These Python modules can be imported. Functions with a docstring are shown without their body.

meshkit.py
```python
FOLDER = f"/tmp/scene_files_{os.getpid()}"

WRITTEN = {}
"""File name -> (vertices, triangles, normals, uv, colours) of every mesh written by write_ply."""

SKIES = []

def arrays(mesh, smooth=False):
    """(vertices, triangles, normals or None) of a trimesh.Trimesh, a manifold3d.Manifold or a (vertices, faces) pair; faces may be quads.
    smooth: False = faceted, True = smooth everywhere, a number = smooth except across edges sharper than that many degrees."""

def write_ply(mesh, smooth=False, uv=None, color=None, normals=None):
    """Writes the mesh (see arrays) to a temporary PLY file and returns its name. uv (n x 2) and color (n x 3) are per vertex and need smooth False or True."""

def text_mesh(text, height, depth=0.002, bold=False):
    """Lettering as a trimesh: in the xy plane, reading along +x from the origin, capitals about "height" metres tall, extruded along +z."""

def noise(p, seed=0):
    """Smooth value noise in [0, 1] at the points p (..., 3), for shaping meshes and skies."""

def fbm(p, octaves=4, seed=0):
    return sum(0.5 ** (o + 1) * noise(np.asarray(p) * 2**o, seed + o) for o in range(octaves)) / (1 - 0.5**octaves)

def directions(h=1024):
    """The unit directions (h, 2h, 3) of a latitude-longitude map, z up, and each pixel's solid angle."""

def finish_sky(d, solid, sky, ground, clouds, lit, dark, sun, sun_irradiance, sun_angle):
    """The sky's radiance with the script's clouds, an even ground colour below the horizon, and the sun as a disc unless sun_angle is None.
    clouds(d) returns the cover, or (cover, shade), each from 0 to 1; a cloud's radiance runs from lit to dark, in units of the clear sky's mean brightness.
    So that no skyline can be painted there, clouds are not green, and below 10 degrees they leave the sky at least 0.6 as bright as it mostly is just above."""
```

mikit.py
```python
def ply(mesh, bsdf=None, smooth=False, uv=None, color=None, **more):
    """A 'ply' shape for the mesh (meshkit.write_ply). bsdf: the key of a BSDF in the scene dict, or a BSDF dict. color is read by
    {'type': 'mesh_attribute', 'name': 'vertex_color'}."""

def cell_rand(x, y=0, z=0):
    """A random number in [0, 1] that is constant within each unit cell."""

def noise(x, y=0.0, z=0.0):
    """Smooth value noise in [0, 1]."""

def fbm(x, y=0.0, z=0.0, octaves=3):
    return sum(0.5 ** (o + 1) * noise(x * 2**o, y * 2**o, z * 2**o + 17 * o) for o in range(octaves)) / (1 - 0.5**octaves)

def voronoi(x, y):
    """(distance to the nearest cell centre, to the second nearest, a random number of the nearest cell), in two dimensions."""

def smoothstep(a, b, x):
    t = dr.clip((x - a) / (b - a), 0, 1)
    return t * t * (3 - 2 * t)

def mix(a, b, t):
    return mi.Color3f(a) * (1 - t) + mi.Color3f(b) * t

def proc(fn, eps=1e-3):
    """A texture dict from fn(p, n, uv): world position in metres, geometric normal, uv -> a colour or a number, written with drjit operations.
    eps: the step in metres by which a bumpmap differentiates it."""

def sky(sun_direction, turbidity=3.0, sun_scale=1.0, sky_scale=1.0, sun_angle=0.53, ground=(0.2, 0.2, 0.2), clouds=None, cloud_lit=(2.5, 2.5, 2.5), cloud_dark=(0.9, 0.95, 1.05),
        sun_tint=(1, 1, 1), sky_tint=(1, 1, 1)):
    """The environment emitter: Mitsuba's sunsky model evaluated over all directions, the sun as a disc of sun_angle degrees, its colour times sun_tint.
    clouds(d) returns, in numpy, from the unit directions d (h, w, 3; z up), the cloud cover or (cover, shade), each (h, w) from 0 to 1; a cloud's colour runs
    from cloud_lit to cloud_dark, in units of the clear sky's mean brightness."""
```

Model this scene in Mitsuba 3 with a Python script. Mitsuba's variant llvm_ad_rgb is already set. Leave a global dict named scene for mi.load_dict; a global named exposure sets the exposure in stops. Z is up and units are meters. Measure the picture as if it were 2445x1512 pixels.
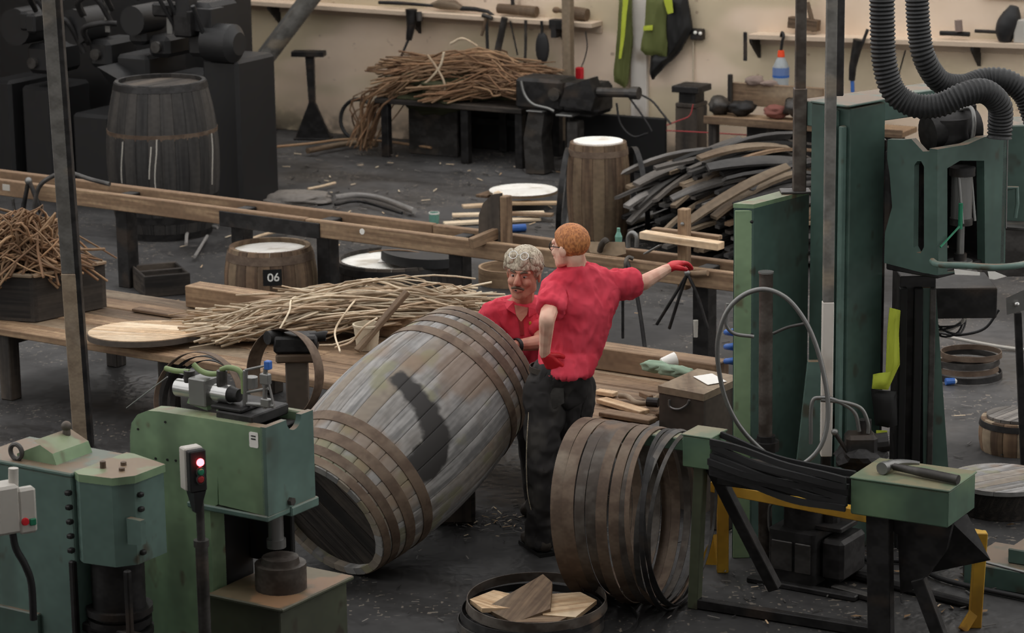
import math, random
import numpy as np, trimesh, manifold3d as m3
import drjit as dr, mitsuba as mi, mikit, meshkit
from mikit import noise, fbm, cell_rand, smoothstep, mix
from shapely.geometry import Polygon, Point, box as sbox
T = mi.ScalarTransform4f
rnd = random.Random(7); nr = np.random.default_rng(7)
scene, labels = {}, {}

# ---------------------------------------------------------------- camera, sky, light, exposure
F, CX, CY = 6636.0, 1222.5, 756.0            # focal length and centre in pixels of the 2445x1512 frame
H, PITCH, ROLL = 4.7, math.radians(13.3), math.radians(0.77)   # eye height in metres, tilt, roll
FWD = np.array([0, math.cos(PITCH), -math.sin(PITCH)])
_r0, _u0 = np.array([1.0, 0, 0]), np.array([0, math.sin(PITCH), math.cos(PITCH)])
RT = math.cos(ROLL) * _r0 - math.sin(ROLL) * _u0
UP = math.cos(ROLL) * _u0 + math.sin(ROLL) * _r0
EYE = np.array([0, 0, H])
scene['camera'] = {'type': 'thinlens', 'fov': math.degrees(2 * math.atan(CX / F)), 'fov_axis': 'x', 'aperture_radius': 0.010,
                   'focus_distance': 14.6, 'near_clip': 0.5, 'far_clip': 200.0,
                   'to_world': T().look_at(origin=EYE.tolist(), target=(EYE + FWD).tolist(), up=UP.tolist())}
exposure = 3.95
scene['sky'] = mikit.sky((0.3, -0.5, 0.8), turbidity=6.0, sun_scale=0.0, sky_scale=1.0, ground=(0.1, 0.1, 0.1),
                         clouds=lambda d: (np.ones(d.shape[:2]), 0.25 + 0.5 * meshkit.fbm(d * 3, 3)), cloud_lit=(1.0, 0.97, 0.93), cloud_dark=(0.55, 0.55, 0.56))

# ---------------------------------------------------------------- measuring: where a line of sight meets the floor, a level or an upright plane
def ray(px, py):
    return FWD + RT * (px - CX) / F - UP * (py - CY) / F
def G(px, py, z=0.0):
    d = ray(px, py); return EYE + d * ((z - H) / d[2])
def P(px, py, y):
    d = ray(px, py); return EYE + d * (y / d[1])
def PL(px, py, o, n):
    d = ray(px, py); return EYE + d * (np.dot(np.asarray(o) - EYE, n) / np.dot(d, n))

# ---------------------------------------------------------------- meshes: (vertices, triangles, uv); u runs along the grain in metres, v across it plus 10 x the piece's number
_pid = [0]
def pid():
    _pid[0] += 1; return 10.0 * (_pid[0] % 977)
def cat(*ms):
    ms = [m for m in (ms[0] if len(ms) == 1 and isinstance(ms[0], list) else ms)]
    V, Fs, U, k = [], [], [], 0
    for v, f, u in ms:
        V.append(v); Fs.append(f + k); U.append(u); k += len(v)
    return np.vstack(V), np.vstack(Fs), np.vstack(U)
def mat4(R=None, t=(0, 0, 0)):
    m = np.eye(4)
    if R is not None: m[:3, :3] = R
    m[:3, 3] = t
    return m
def Rz(a): c, s = math.cos(a), math.sin(a); return np.array([[c, -s, 0], [s, c, 0], [0, 0, 1.0]])
def Rx(a): c, s = math.cos(a), math.sin(a); return np.array([[1.0, 0, 0], [0, c, -s], [0, s, c]])
def Ry(a): c, s = math.cos(a), math.sin(a); return np.array([[c, 0, s], [0, 1.0, 0], [-s, 0, c]])
def unit(v): v = np.asarray(v, float); return v / np.linalg.norm(v)
def axes(z, up=(0, 0, 1)):
    """rotation whose third column is z and whose second lies towards up"""
    z = unit(z); up = np.asarray(up, float)
    x = np.cross(up, z)
    if np.linalg.norm(x) < 1e-6: x = np.cross([1.0, 0.001, 0], z)
    x = unit(x); return np.column_stack([x, np.cross(z, x), z])
def tf(m, R=None, t=(0, 0, 0)):
    v, f, u = m
    M = R if R is not None else np.eye(3)
    v2 = v @ M.T + np.asarray(t, float)
    if np.linalg.det(M) < 0: f = f[:, ::-1]
    return v2, f, u
def tri_mesh(m, grain=None):
    """a trimesh or (v, f) as faceted corners with uv by the dominant axis of each face"""
    if hasattr(m, 'vertices'): m = (np.array(m.vertices), np.array(m.faces))
    v, f = m
    V = v[f].reshape(-1, 3); Fn = np.arange(len(V)).reshape(-1, 3)
    n = np.abs(np.cross(v[f[:, 1]] - v[f[:, 0]], v[f[:, 2]] - v[f[:, 0]])).repeat(3, 0)
    ext = v.max(0) - v.min(0); g = int(np.argmax(ext)) if grain is None else grain
    o1, o2 = [k for k in range(3) if k != g]
    across = np.where(n[:, o1] > n[:, o2], V[:, o2], V[:, o1])
    U = np.column_stack([V[:, g], across + 5 + pid()])
    return V, Fn, U
_BF = None
def _cube():
    global _BF
    if _BF is None:
        p = []
        for s in np.ndindex(2, 2, 2):
            s = np.array(s) * 2.0 - 1
            for k in range(3):
                q = s * 0.8; q[k] = s[k]; p.append(q)
        p = np.array(p); h = trimesh.Trimesh(p, trimesh.convex.convex_hull(p).faces, process=False)
        h = trimesh.convex.convex_hull(p)
        # map hull vertices back to (corner sign, face axis)
        hv = np.array(h.vertices); _BF = (np.sign(hv), np.abs(hv) > 0.95, np.array(h.faces))
    return _BF
def bx(sx, sy, sz, c=(0, 0, 0), ch=0.004, grain=None):
    sg, on, f = _cube(); s = np.array([sx, sy, sz]) / 2
    ch = min(ch, 0.35 * min(sx, sy, sz))
    v = sg * np.where(on, s, s - ch) + np.asarray(c, float)
    return tri_mesh((v, f), grain)
def beam(p, q, w, h, up=(0, 0, 1), ch=0.004):
    """a squared timber from p to q, w wide, h high towards up"""
    p, q = np.asarray(p, float), np.asarray(q, float); L = np.linalg.norm(q - p)
    return tf(bx(w, h, L, (0, 0, L / 2), ch, 2), axes(q - p, up), p)
def grid(V, nu, nv, closed_u=False, closed_v=False, uv=None):
    """quads over an nu x nv array of points"""
    V = np.asarray(V, float).reshape(nu, nv, 3); iu = np.arange(nu if closed_u else nu - 1); iv = np.arange(nv if closed_v else nv - 1)
    a, b = np.meshgrid(iu, iv, indexing='ij'); a2, b2 = (a + 1) % nu, (b + 1) % nv
    q = np.stack([a * nv + b, a2 * nv + b, a2 * nv + b2, a * nv + b2], -1).reshape(-1, 4)
    f = np.vstack([q[:, [0, 1, 2]], q[:, [0, 2, 3]]])
    if uv is None:
        uu, vv = np.meshgrid(np.arange(nu), np.arange(nv), indexing='ij'); uv = np.stack([uu * 0.05, vv * 0.05], -1)
    return V.reshape(-1, 3), f, np.asarray(uv, float).reshape(-1, 2)
def tube(path, r, n=8, caps=True):
    p = np.asarray(path, float); k = len(p); r = np.atleast_1d(np.asarray(r, float)); r = np.interp(np.linspace(0, 1, k), np.linspace(0, 1, len(r)), r) if len(r) > 1 else np.full(k, r[0])
    t = np.gradient(p, axis=0); t /= np.linalg.norm(t, axis=1, keepdims=True) + 1e-12
    a = np.cross(t[0], [0.13, 0.31, 0.94]); a = a / np.linalg.norm(a) if np.linalg.norm(a) > 1e-3 else np.array([1.0, 0, 0])
    ring = []; ang = np.arange(n) * 2 * math.pi / n; L = np.r_[0, np.cumsum(np.linalg.norm(np.diff(p, axis=0), axis=1))]
    for i in range(k):
        a = a - t[i] * np.dot(a, t[i]); a /= np.linalg.norm(a); b = np.cross(t[i], a)
        ring.append(p[i] + r[i] * (np.cos(ang)[:, None] * a + np.sin(ang)[:, None] * b))
    P0 = pid()
    uv = np.stack([np.repeat(L[:, None], n, 1), np.repeat((ang * r.mean())[None], k, 0) + 5 + P0], -1)
    m = grid(np.array(ring), k, n, closed_v=True, uv=uv); v, f, u = m
    f = f[:, ::-1]
    if caps:
        for i, flip in ((0, True), (k - 1, False)):
            c = len(v); v = np.vstack([v, ring[i], p[i][None]]); u = np.vstack([u, np.full((n + 1, 2), [0, 5 + P0])])
            j = np.arange(n); q = np.column_stack([c + j, c + (j + 1) % n, np.full(n, c + n)])
            f = np.vstack([f, q[:, ::-1] if flip else q])
    # outward check by signed volume
    vol = np.einsum('ij,ij->i', v[f[:, 0]], np.cross(v[f[:, 1]], v[f[:, 2]])).sum()
    return v, (f if vol > 0 else f[:, ::-1]), u
def bez(pts, n=16):
    """Catmull-Rom curve through the points"""
    p = np.asarray(pts, float); p = np.vstack([2 * p[0] - p[1], p, 2 * p[-1] - p[-2]]); out = []
    for i in range(1, len(p) - 2):
        t = np.linspace(0, 1, n, endpoint=(i == len(p) - 3))[:, None]
        out.append(0.5 * ((2 * p[i]) + (-p[i - 1] + p[i + 1]) * t + (2 * p[i - 1] - 5 * p[i] + 4 * p[i + 1] - p[i + 2]) * t**2 + (-p[i - 1] + 3 * p[i] - 3 * p[i + 1] + p[i + 2]) * t**3))
    return np.vstack(out)
def cyl(p, q, r, r2=None, n=16):
    return tube([p, q], [r, r if r2 is None else r2], n)
def lathe(prof, n=32, a0=0.0, a1=2 * math.pi, closed_prof=False):
    """prof: (radius, z) list, outside on the right going up; sharp corners are kept"""
    pr = np.asarray(prof, float); full = abs(a1 - a0 - 2 * math.pi) < 1e-6
    ang = np.linspace(a0, a1, n, endpoint=not full); P0 = pid(); out = []
    segs = [(pr[i], pr[(i + 1) % len(pr)]) for i in range(len(pr) if closed_prof else len(pr) - 1)]
    for a, b in segs:
        if np.linalg.norm(a - b) < 1e-9: continue
        V = np.array([[(r * math.cos(t), r * math.sin(t), z) for (r, z) in (a, b)] for t in ang])
        R = max(a[0], b[0]); uv = np.stack([np.repeat((ang * R)[:, None], 2, 1), np.repeat(np.array([0, np.linalg.norm(b - a)])[None], n, 0) + 5 + P0], -1)
        out.append(grid(V, n, 2, closed_u=full, uv=uv))
    m = cat(out)
    vol = np.einsum('ij,ij->i', m[0][m[1][:, 0]], np.cross(m[0][m[1][:, 1]], m[0][m[1][:, 2]])).sum()
    return m if vol > 0 else (m[0], m[1][:, ::-1], m[2])
def band(r0, r1, w, t=0.004, n=48):
    """a hoop: a strip w wide and t thick bent into a ring, r0 at its lower edge and r1 at its upper one, round the z axis"""
    return lathe([(r0, 0), (r1, w), (r1 - t, w), (r0 - t, 0)], n, closed_prof=True)
def prism(pts, h, holes=(), ch=0):
    poly = Polygon(pts, holes) if not hasattr(pts, 'exterior') else pts
    if not poly.is_valid: poly = poly.buffer(0)
    m = trimesh.creation.extrude_polygon(poly, h, engine='earcut')
    return tri_mesh(m)
def hull(pts):
    return tri_mesh(trimesh.convex.convex_hull(np.asarray(pts, float)))
def ball(c, r, sub=2, sc=(1, 1, 1)):
    m = trimesh.creation.icosphere(subdivisions=sub, radius=1.0)
    v = np.array(m.vertices) * np.asarray(sc) * r + np.asarray(c, float)
    return v, np.array(m.faces), np.column_stack([v[:, 0], v[:, 1]])
def lump(c, sc, seed=0, sub=2, amp=0.3, freq=2.0):
    m = trimesh.creation.icosphere(subdivisions=sub, radius=1.0); v = np.array(m.vertices)
    v = v * (1 + amp * (meshkit.fbm(v * freq + 50 + seed * 7.3, 3, seed) - 0.5)[:, None] * 2)
    v = v * np.asarray(sc) + np.asarray(c, float)
    return v, np.array(m.faces), np.column_stack([v[:, 0], v[:, 1]])
def yz(m):
    """a prism drawn in (x, z) and extruded along y"""
    v, f, u = m; return np.column_stack([v[:, 0], -v[:, 2], v[:, 1]]), f, u

# ---------------------------------------------------------------- entries of the scene
def fresh(key):
    if key not in scene and key not in labels and key not in _used: _used.add(key); return key
    i = 1
    while f'{key}_{i:03d}' in _used or f'{key}_{i:03d}' in scene: i += 1
    key = f'{key}_{i:03d}'; _used.add(key); return key
_used = set()
def thing(name, label, cat_, group=None, kind=None):
    k = fresh(name); labels[k] = {'label': label, 'category': cat_}
    if group: labels[k]['group'] = group
    if kind: labels[k]['kind'] = kind
    return k
def add(parent, name, m, mat, smooth=False, R=None, t=(0, 0, 0), label=None, stuff=False):
    """a part (or with name None the thing's own mesh)"""
    key = parent if name is None else fresh(f'{parent}__{name}')
    if R is not None or np.any(np.asarray(t) != 0): m = tf(m, R, t)
    if isinstance(smooth, bool):
        scene[key] = mikit.ply((m[0], m[1]), mat, smooth=smooth, uv=m[2])
    else:
        scene[key] = mikit.ply(merge(m), mat, smooth=smooth)
    if label or stuff:
        labels[key] = {**({'label': label} if label else {}), **({'kind': 'stuff'} if stuff else {})}
    return key
def merge(m):
    t = trimesh.Trimesh(m[0], m[1], process=False); t.merge_vertices(merge_tex=True, merge_norm=True); return t
def solo(name, label, cat_, m, mat, smooth=False, group=None, kind=None, R=None, t=(0, 0, 0)):
    k = thing(name, label, cat_, group, kind); add(k, None, m, mat, smooth, R, t); return k
def again(src, key, M):
    """the same mesh as entry src under another key, moved by the matrix M"""
    d = dict(scene[src]); d['to_world'] = T(np.asarray(M, float).tolist()); scene[key] = d
def structure(name, m, mat, smooth=False, label=None):
    _used.add(name); labels[name] = {'kind': 'structure'}
    if label: labels[name]['label'] = label
    add(name, None, m, mat, smooth)

# ---------------------------------------------------------------- materials
def rgb(r, g, b):
    """an sRGB colour as linear"""
    return [((c / 255) / 12.92 if c / 255 <= 0.04045 else ((c / 255 + 0.055) / 1.055) ** 2.4) for c in (r, g, b)]
def C(r, g, b): return mi.Color3f(*rgb(r, g, b))
def L3(a, b, t): return a * (1 - t) + b * t
def material(key, color, rough=0.7, metallic=0.0, spec=0.4, **more):
    if callable(color): col = mikit.proc(color)
    else: col = {'type': 'rgb', 'value': rgb(*color)}
    b = {'type': 'principled', 'base_color': col, 'roughness': mikit.proc(rough) if callable(rough) else float(rough), 'metallic': metallic, 'specular': spec, **more}
    scene[key] = {'type': 'twosided', 'bsdf': b}
def grain(a, b, c, speed=3.0, tone=0.35, streak=60.0):
    """wood: long streaks along u, a tone of its own for every piece (the tens of v)"""
    def fn(p, n, uv):
        piece = dr.floor(uv.y / 10.0); v = uv.y - piece * 10; k = cell_rand(piece, 3, 1); k2 = cell_rand(piece, 9, 4)
        s = fbm(uv.x * speed + piece * 3.1, v * streak, piece) 
        big = fbm(uv.x * 1.7 + piece, v * 7.0, piece * 0.7 + 5)
        col = L3(L3(C(*a), C(*b), smoothstep(0.25, 0.75, s)), C(*c), smoothstep(0.42, 0.72, big * 0.75 + 0.3 * k2))
        return col * (1 - tone + 2 * tone * k) * (0.85 + 0.3 * noise(p.x * 40, p.y * 40, p.z * 40))
    return fn
material('wood_old', grain((118, 97, 76), (88, 69, 53), (138, 122, 102)), 0.75)
material('wood_beam', grain((148, 124, 98), (116, 93, 72), (112, 90, 70), tone=0.08), 0.75)
material('wood_dark', grain((52, 47, 43), (30, 27, 25), (74, 66, 58), tone=0.4), 0.7)
material('wood_char', grain((36, 35, 35), (14, 14, 14), (84, 82, 80), tone=0.7), 0.55)
material('ash', grain((140, 137, 134), (104, 102, 100), (120, 114, 108), tone=0.2), 0.7)
material('wood_butt', grain((46, 45, 44), (30, 29, 29), (58, 55, 52), tone=0.12), 0.7)
material('wood_pale', grain((190, 164, 132), (158, 128, 96), (206, 188, 162), tone=0.16), 0.7)
material('wood_barrel', grain((98, 78, 60), (72, 55, 42), (112, 96, 76), tone=0.2), 0.7)
def white_head(p, n, uv):
    piece = dr.floor(uv.y / 10.0)
    return L3(C(226, 224, 218), C(190, 182, 168), smoothstep(0.5, 0.8, fbm(p.x * 9, p.y * 9, p.z * 9))) * (0.92 + 0.12 * cell_rand(piece, 2, 2))
material('head_white', white_head, 0.6)
def rusty(a, b, c):
    def fn(p, n, uv):
        s = fbm(p.x * 14, p.y * 14, p.z * 14, 3); k = cell_rand(dr.floor(uv.y / 10.0), 5, 5)
        f = noise(p.x * 90, p.y * 90, p.z * 90)
        return L3(L3(C(*a), C(*b), smoothstep(0.35, 0.65, s)), C(*c), smoothstep(0.6, 0.8, fbm(p.x * 5 + 9, p.y * 5, p.z * 5))) * (0.75 + 0.35 * k + 0.2 * f)
    return fn
material('rust', rusty((107, 91, 77), (89, 73, 61), (124, 112, 98)), 0.65, 0.25)
material('rust_grey', rusty((92, 86, 80), (70, 62, 56), (118, 98, 80)), 0.55, 0.4)
material('iron', rusty((46, 45, 45), (32, 31, 31), (62, 54, 48)), 0.55, 0.4)
material('iron_mid', rusty((78, 76, 74), (60, 58, 56), (92, 84, 76)), 0.45, 0.5)
material('steel', (190, 190, 188), 0.28, 0.9)
material('steel_dull', (128, 128, 126), 0.4, 0.7)
material('rubber', (34, 34, 35), 0.55)
material('rubber_hose', (37, 38, 39), 0.5)
material('shelf_wood', (188, 170, 150), 0.8)
material('pole_grey', rusty((112, 110, 106), (94, 92, 88), (132, 122, 108)), 0.5, 0.2)
material('label_blue', (96, 118, 164), 0.5)
def paint(a, b, dust, rust_):
    def fn(p, n, uv):
        s = fbm(p.x * 3, p.y * 3, p.z * 3); f = fbm(p.x * 26, p.y * 26, p.z * 26, 2)
        col = L3(C(*a), C(*b), smoothstep(0.3, 0.7, s)) * (0.9 + 0.2 * f)
        col = L3(col, C(*rust_), smoothstep(0.66, 0.82, fbm(p.x * 11 + 4, p.y * 11, p.z * 7)))
        col = L3(col, C(52, 52, 46), 0.35 * smoothstep(0.5, 0.78, fbm(p.x * 7 + 2, p.y * 7, p.z * 1.6, 3)))
        return L3(col, C(*dust), smoothstep(0.6, 0.9, n.z) * (0.35 + 0.6 * smoothstep(0.36, 0.6, fbm(p.x * 8, p.y * 8, 3.0, 3))))
    return fn
material('green_light', paint((128, 152, 118), (110, 134, 104), (122, 102, 82), (92, 80, 60)), 0.5)
material('green_blue', paint((94, 118, 110), (82, 104, 97), (116, 98, 80), (76, 74, 62)), 0.5)
material('green_deep', paint((70, 92, 84), (60, 80, 73), (116, 98, 82), (60, 64, 56)), 0.45)
material('green_dirty', paint((82, 88, 68), (68, 72, 58), (128, 98, 72), (58, 52, 42)), 0.55)
material('pole_beige', rusty((152, 136, 116), (134, 118, 100), (166, 154, 138)), 0.6)
material('green_worn', paint((98, 122, 94), (72, 96, 80), (122, 116, 92), (84, 78, 64)), 0.5)
material('yellow', paint((192, 150, 50), (168, 124, 38), (196, 156, 60), (110, 70, 36)), 0.5)
material('reed', grain((178, 156, 130), (142, 120, 96), (198, 184, 160), 2.0, 0.3, 20.0), 0.7)
material('reed_brown', grain((128, 96, 70), (94, 70, 50), (146, 118, 90), 2.0, 0.4, 20.0), 0.75)
material('grass_dark', (62, 64, 44), 0.9)
def floor_fn(p, n, uv):
    a = fbm(p.x * 0.9, p.y * 0.9, 0.0, 4); b = fbm(p.x * 14, p.y * 14, 2.0, 3); st = fbm(p.x * 1.2 + p.y * 0.4, p.y * 6 + p.x * 3, 3.0, 3)
    col = L3(C(40, 39, 39), C(66, 65, 65), smoothstep(0.35, 0.65, a))
    col = L3(col, C(33, 32, 31), 0.5 * smoothstep(0.5, 0.75, st))
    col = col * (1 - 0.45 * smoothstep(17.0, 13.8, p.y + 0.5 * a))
    speck = smoothstep(0.8, 0.88, noise(p.x * 50, p.y * 50, 1.0)) * smoothstep(0.45, 0.65, fbm(p.x * 2.3, p.y * 2.3, 7.0))
    return L3(col * (0.7 + 0.6 * b), C(128, 118, 106), 0.55 * speck)
def floor_rough(p, n, uv):
    return 0.42 + 0.35 * smoothstep(0.3, 0.65, fbm(p.x * 1.6, p.y * 1.6, 5.0, 3))
def floor_bump(p, n, uv):
    return fbm(p.x * 22, p.y * 22, 1.0, 3)
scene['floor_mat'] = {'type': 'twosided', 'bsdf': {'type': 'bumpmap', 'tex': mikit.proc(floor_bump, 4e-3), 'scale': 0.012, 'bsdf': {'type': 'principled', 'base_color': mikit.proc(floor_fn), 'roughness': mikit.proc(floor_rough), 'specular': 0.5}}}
def wall_fn(p, n, uv):
    a = fbm(p.x * 1.1, p.y * 1.1, p.z * 1.4, 4); b = fbm(p.x * 9, p.y * 9, p.z * 9, 3)
    col = L3(C(226, 206, 184), C(210, 188, 164), smoothstep(0.3, 0.7, a))
    col = L3(col, C(184, 172, 142), 0.7 * smoothstep(0.46, 0.66, fbm(p.x * 0.8 + 3, p.y * 0.8, p.z * 2.2 + 8, 3)))
    col = L3(col, C(142, 118, 98), smoothstep(0.74, 0.84, b) * 0.6)
    return L3(col, C(92, 84, 74), smoothstep(0.35, 0.0, p.z) * 0.8 * smoothstep(0.2, 0.6, b))
material('wall_mat', wall_fn, 0.85)
def white_paint(p, n, uv):
    return L3(C(200, 194, 186), C(150, 138, 124), smoothstep(0.5, 0.75, fbm(p.x * 4, p.y * 4, p.z * 3)))
material('pillar_mat', white_paint, 0.7)
material('unseen_parts_mat', (110, 104, 98), 0.9)
def skin_fn(p, n, uv):
    return L3(C(222, 180, 158), C(206, 152, 132), smoothstep(0.35, 0.7, fbm(p.x * 18, p.y * 18, p.z * 18, 2)))
material('skin', skin_fn, 0.5, sheen=0.2)
def skin_tan(p, n, uv):
    return L3(C(192, 140, 118), C(168, 108, 90), smoothstep(0.35, 0.7, fbm(p.x * 18, p.y * 18, p.z * 18, 2)))
material('skin_tan', skin_tan, 0.5)
def red_fn(p, n, uv):
    return L3(C(212, 68, 86), C(196, 52, 70), smoothstep(0.35, 0.7, fbm(p.x * 7, p.y * 7, p.z * 7, 3)))
material('red_cloth', red_fn, 0.9, sheen=0.3)
material('red_dark', (140, 40, 42), 0.9)
def denim_fn(p, n, uv):
    return L3(C(44, 42, 42), C(66, 63, 60), smoothstep(0.45, 0.75, fbm(p.x * 9, p.y * 9, p.z * 6, 3)))
material('denim', denim_fn, 0.9)
material('leather', (58, 52, 46), 0.7)
def hair_fn(a, b):
    def fn(p, n, uv):
        return L3(C(*a), C(*b), smoothstep(0.3, 0.7, fbm(p.x * 160, p.y * 160, p.z * 60, 2)))
    return fn
material('ginger', hair_fn((190, 126, 76), (150, 92, 54)), 0.6)
material('grey_hair', hair_fn((190, 180, 160), (144, 132, 114)), 0.6)
material('moustache', (92, 78, 66), 0.8)
material('eye_white', (168, 152, 142), 0.3)
material('dark', (20, 20, 20), 0.6)
material('black', (12, 12, 12), 0.7)
material('lips', (158, 92, 82), 0.6)
material('white', (226, 224, 218), 0.5)
material('grey_plastic', (172, 168, 160), 0.5)
material('cream', (190, 178, 156), 0.8)
material('hivis', (172, 184, 58), 0.7)
material('hivis_dull', (88, 94, 50), 0.8)
material('hivis_silver', (150, 156, 140), 0.5)
material('orange', (226, 72, 30), 0.5)
material('red', (190, 30, 40), 0.5)
material('pink_rope', (168, 70, 72), 0.7)
material('blue', (52, 96, 168), 0.4)
material('mint', (96, 142, 128), 0.5)
material('rag_green', (126, 146, 126), 0.9)
material('green_btn', (30, 110, 80), 0.5)
material('hose_green', (120, 138, 92), 0.5)
material('stone', (128, 112, 104), 0.8)
material('brick_red', (116, 72, 64), 0.85)
material('leaf_brown', (116, 92, 66), 0.8)
scene['bottle_plastic'] = {'type': 'blendbsdf', 'weight': 0.55, 'a': {'type': 'thindielectric', 'int_ior': 1.5}, 'b': {'type': 'twosided', 'bsdf': {'type': 'diffuse', 'reflectance': {'type': 'rgb', 'value': rgb(180, 190, 196)}}}}
material('black_iron', (30, 30, 31), 0.5)
material('wood_grey', grain((118, 114, 110), (72, 70, 68), (98, 92, 86), tone=0.4), 0.6)

# ---------------------------------------------------------------- the setting: floor, back wall, pillar, unseen walls and slabs that shade the corner and the front
WY = math.radians(29.5)                                     # the workshop is turned this much to the line of sight
WU = np.array([math.cos(WY), -math.sin(WY), 0]); WN = np.array([-math.sin(WY), -math.cos(WY), 0])   # along the back wall to the right; out of it
WO = G(750, 315)
RW = np.column_stack([WU, -WN, [0, 0, 1.0]])                # workshop frame: x along the wall, y into it, z up
def W(px, py, off=0.0): return PL(px, py, WO + WN * off, WN)
def wl(p): d = np.asarray(p) - WO; return np.dot(d, WU), np.dot(d, WN), d[2]   # (along, out, up)
def wp(a, o, z): return WO + WU * a + WN * o + np.array([0, 0, z])
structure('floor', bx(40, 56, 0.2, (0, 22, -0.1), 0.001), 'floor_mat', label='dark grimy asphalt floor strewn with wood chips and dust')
structure('wall_back', tf(bx(30, 0.3, 4.2, (4, 0.15, 2.1)), RW, WO), 'wall_mat', label='cream plastered back wall with stains along the foot')
# the white pillar stands 4 cm out of the wall
a_, o_, z_ = wl(W(1530, 100)); PILA = a_
structure('trim_1', tf(bx(0.17, 0.05, 4.0, (a_, -0.025, 2.0)), RW, WO), 'pillar_mat', label='white painted pilaster on the back wall')
structure('wall_front_unseen', bx(40, 0.3, 1.85, (0, 7.4, 0.925)), 'unseen_parts_mat', label='unseen low wall under the viewing gallery, darkens the foreground')  # out of view, blocks low light so the machine fronts stay darker
structure('ceiling_gallery_unseen', bx(40, 13, 0.2, (0, 2.6, 6.3)), 'unseen_parts_mat', label='unseen slab over the viewing gallery, darkens the foreground')  # out of view above the eye, cuts sky light on the foreground
structure('wall_left_unseen', tf(bx(0.3, 14, 4.2, (-6.6, -7, 2.1)), RW, WO), 'wall_mat')  # out of view, helps to keep the far left corner dark
structure('ceiling_unseen', tf(bx(8.0, 9.0, 0.15, (-5.4, -4.2, 3.1)), RW, WO), 'unseen_parts_mat', label='unseen slab over the far left corner, keeps it dark')  # out of view, shades the back-left machinery from the sky

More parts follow.
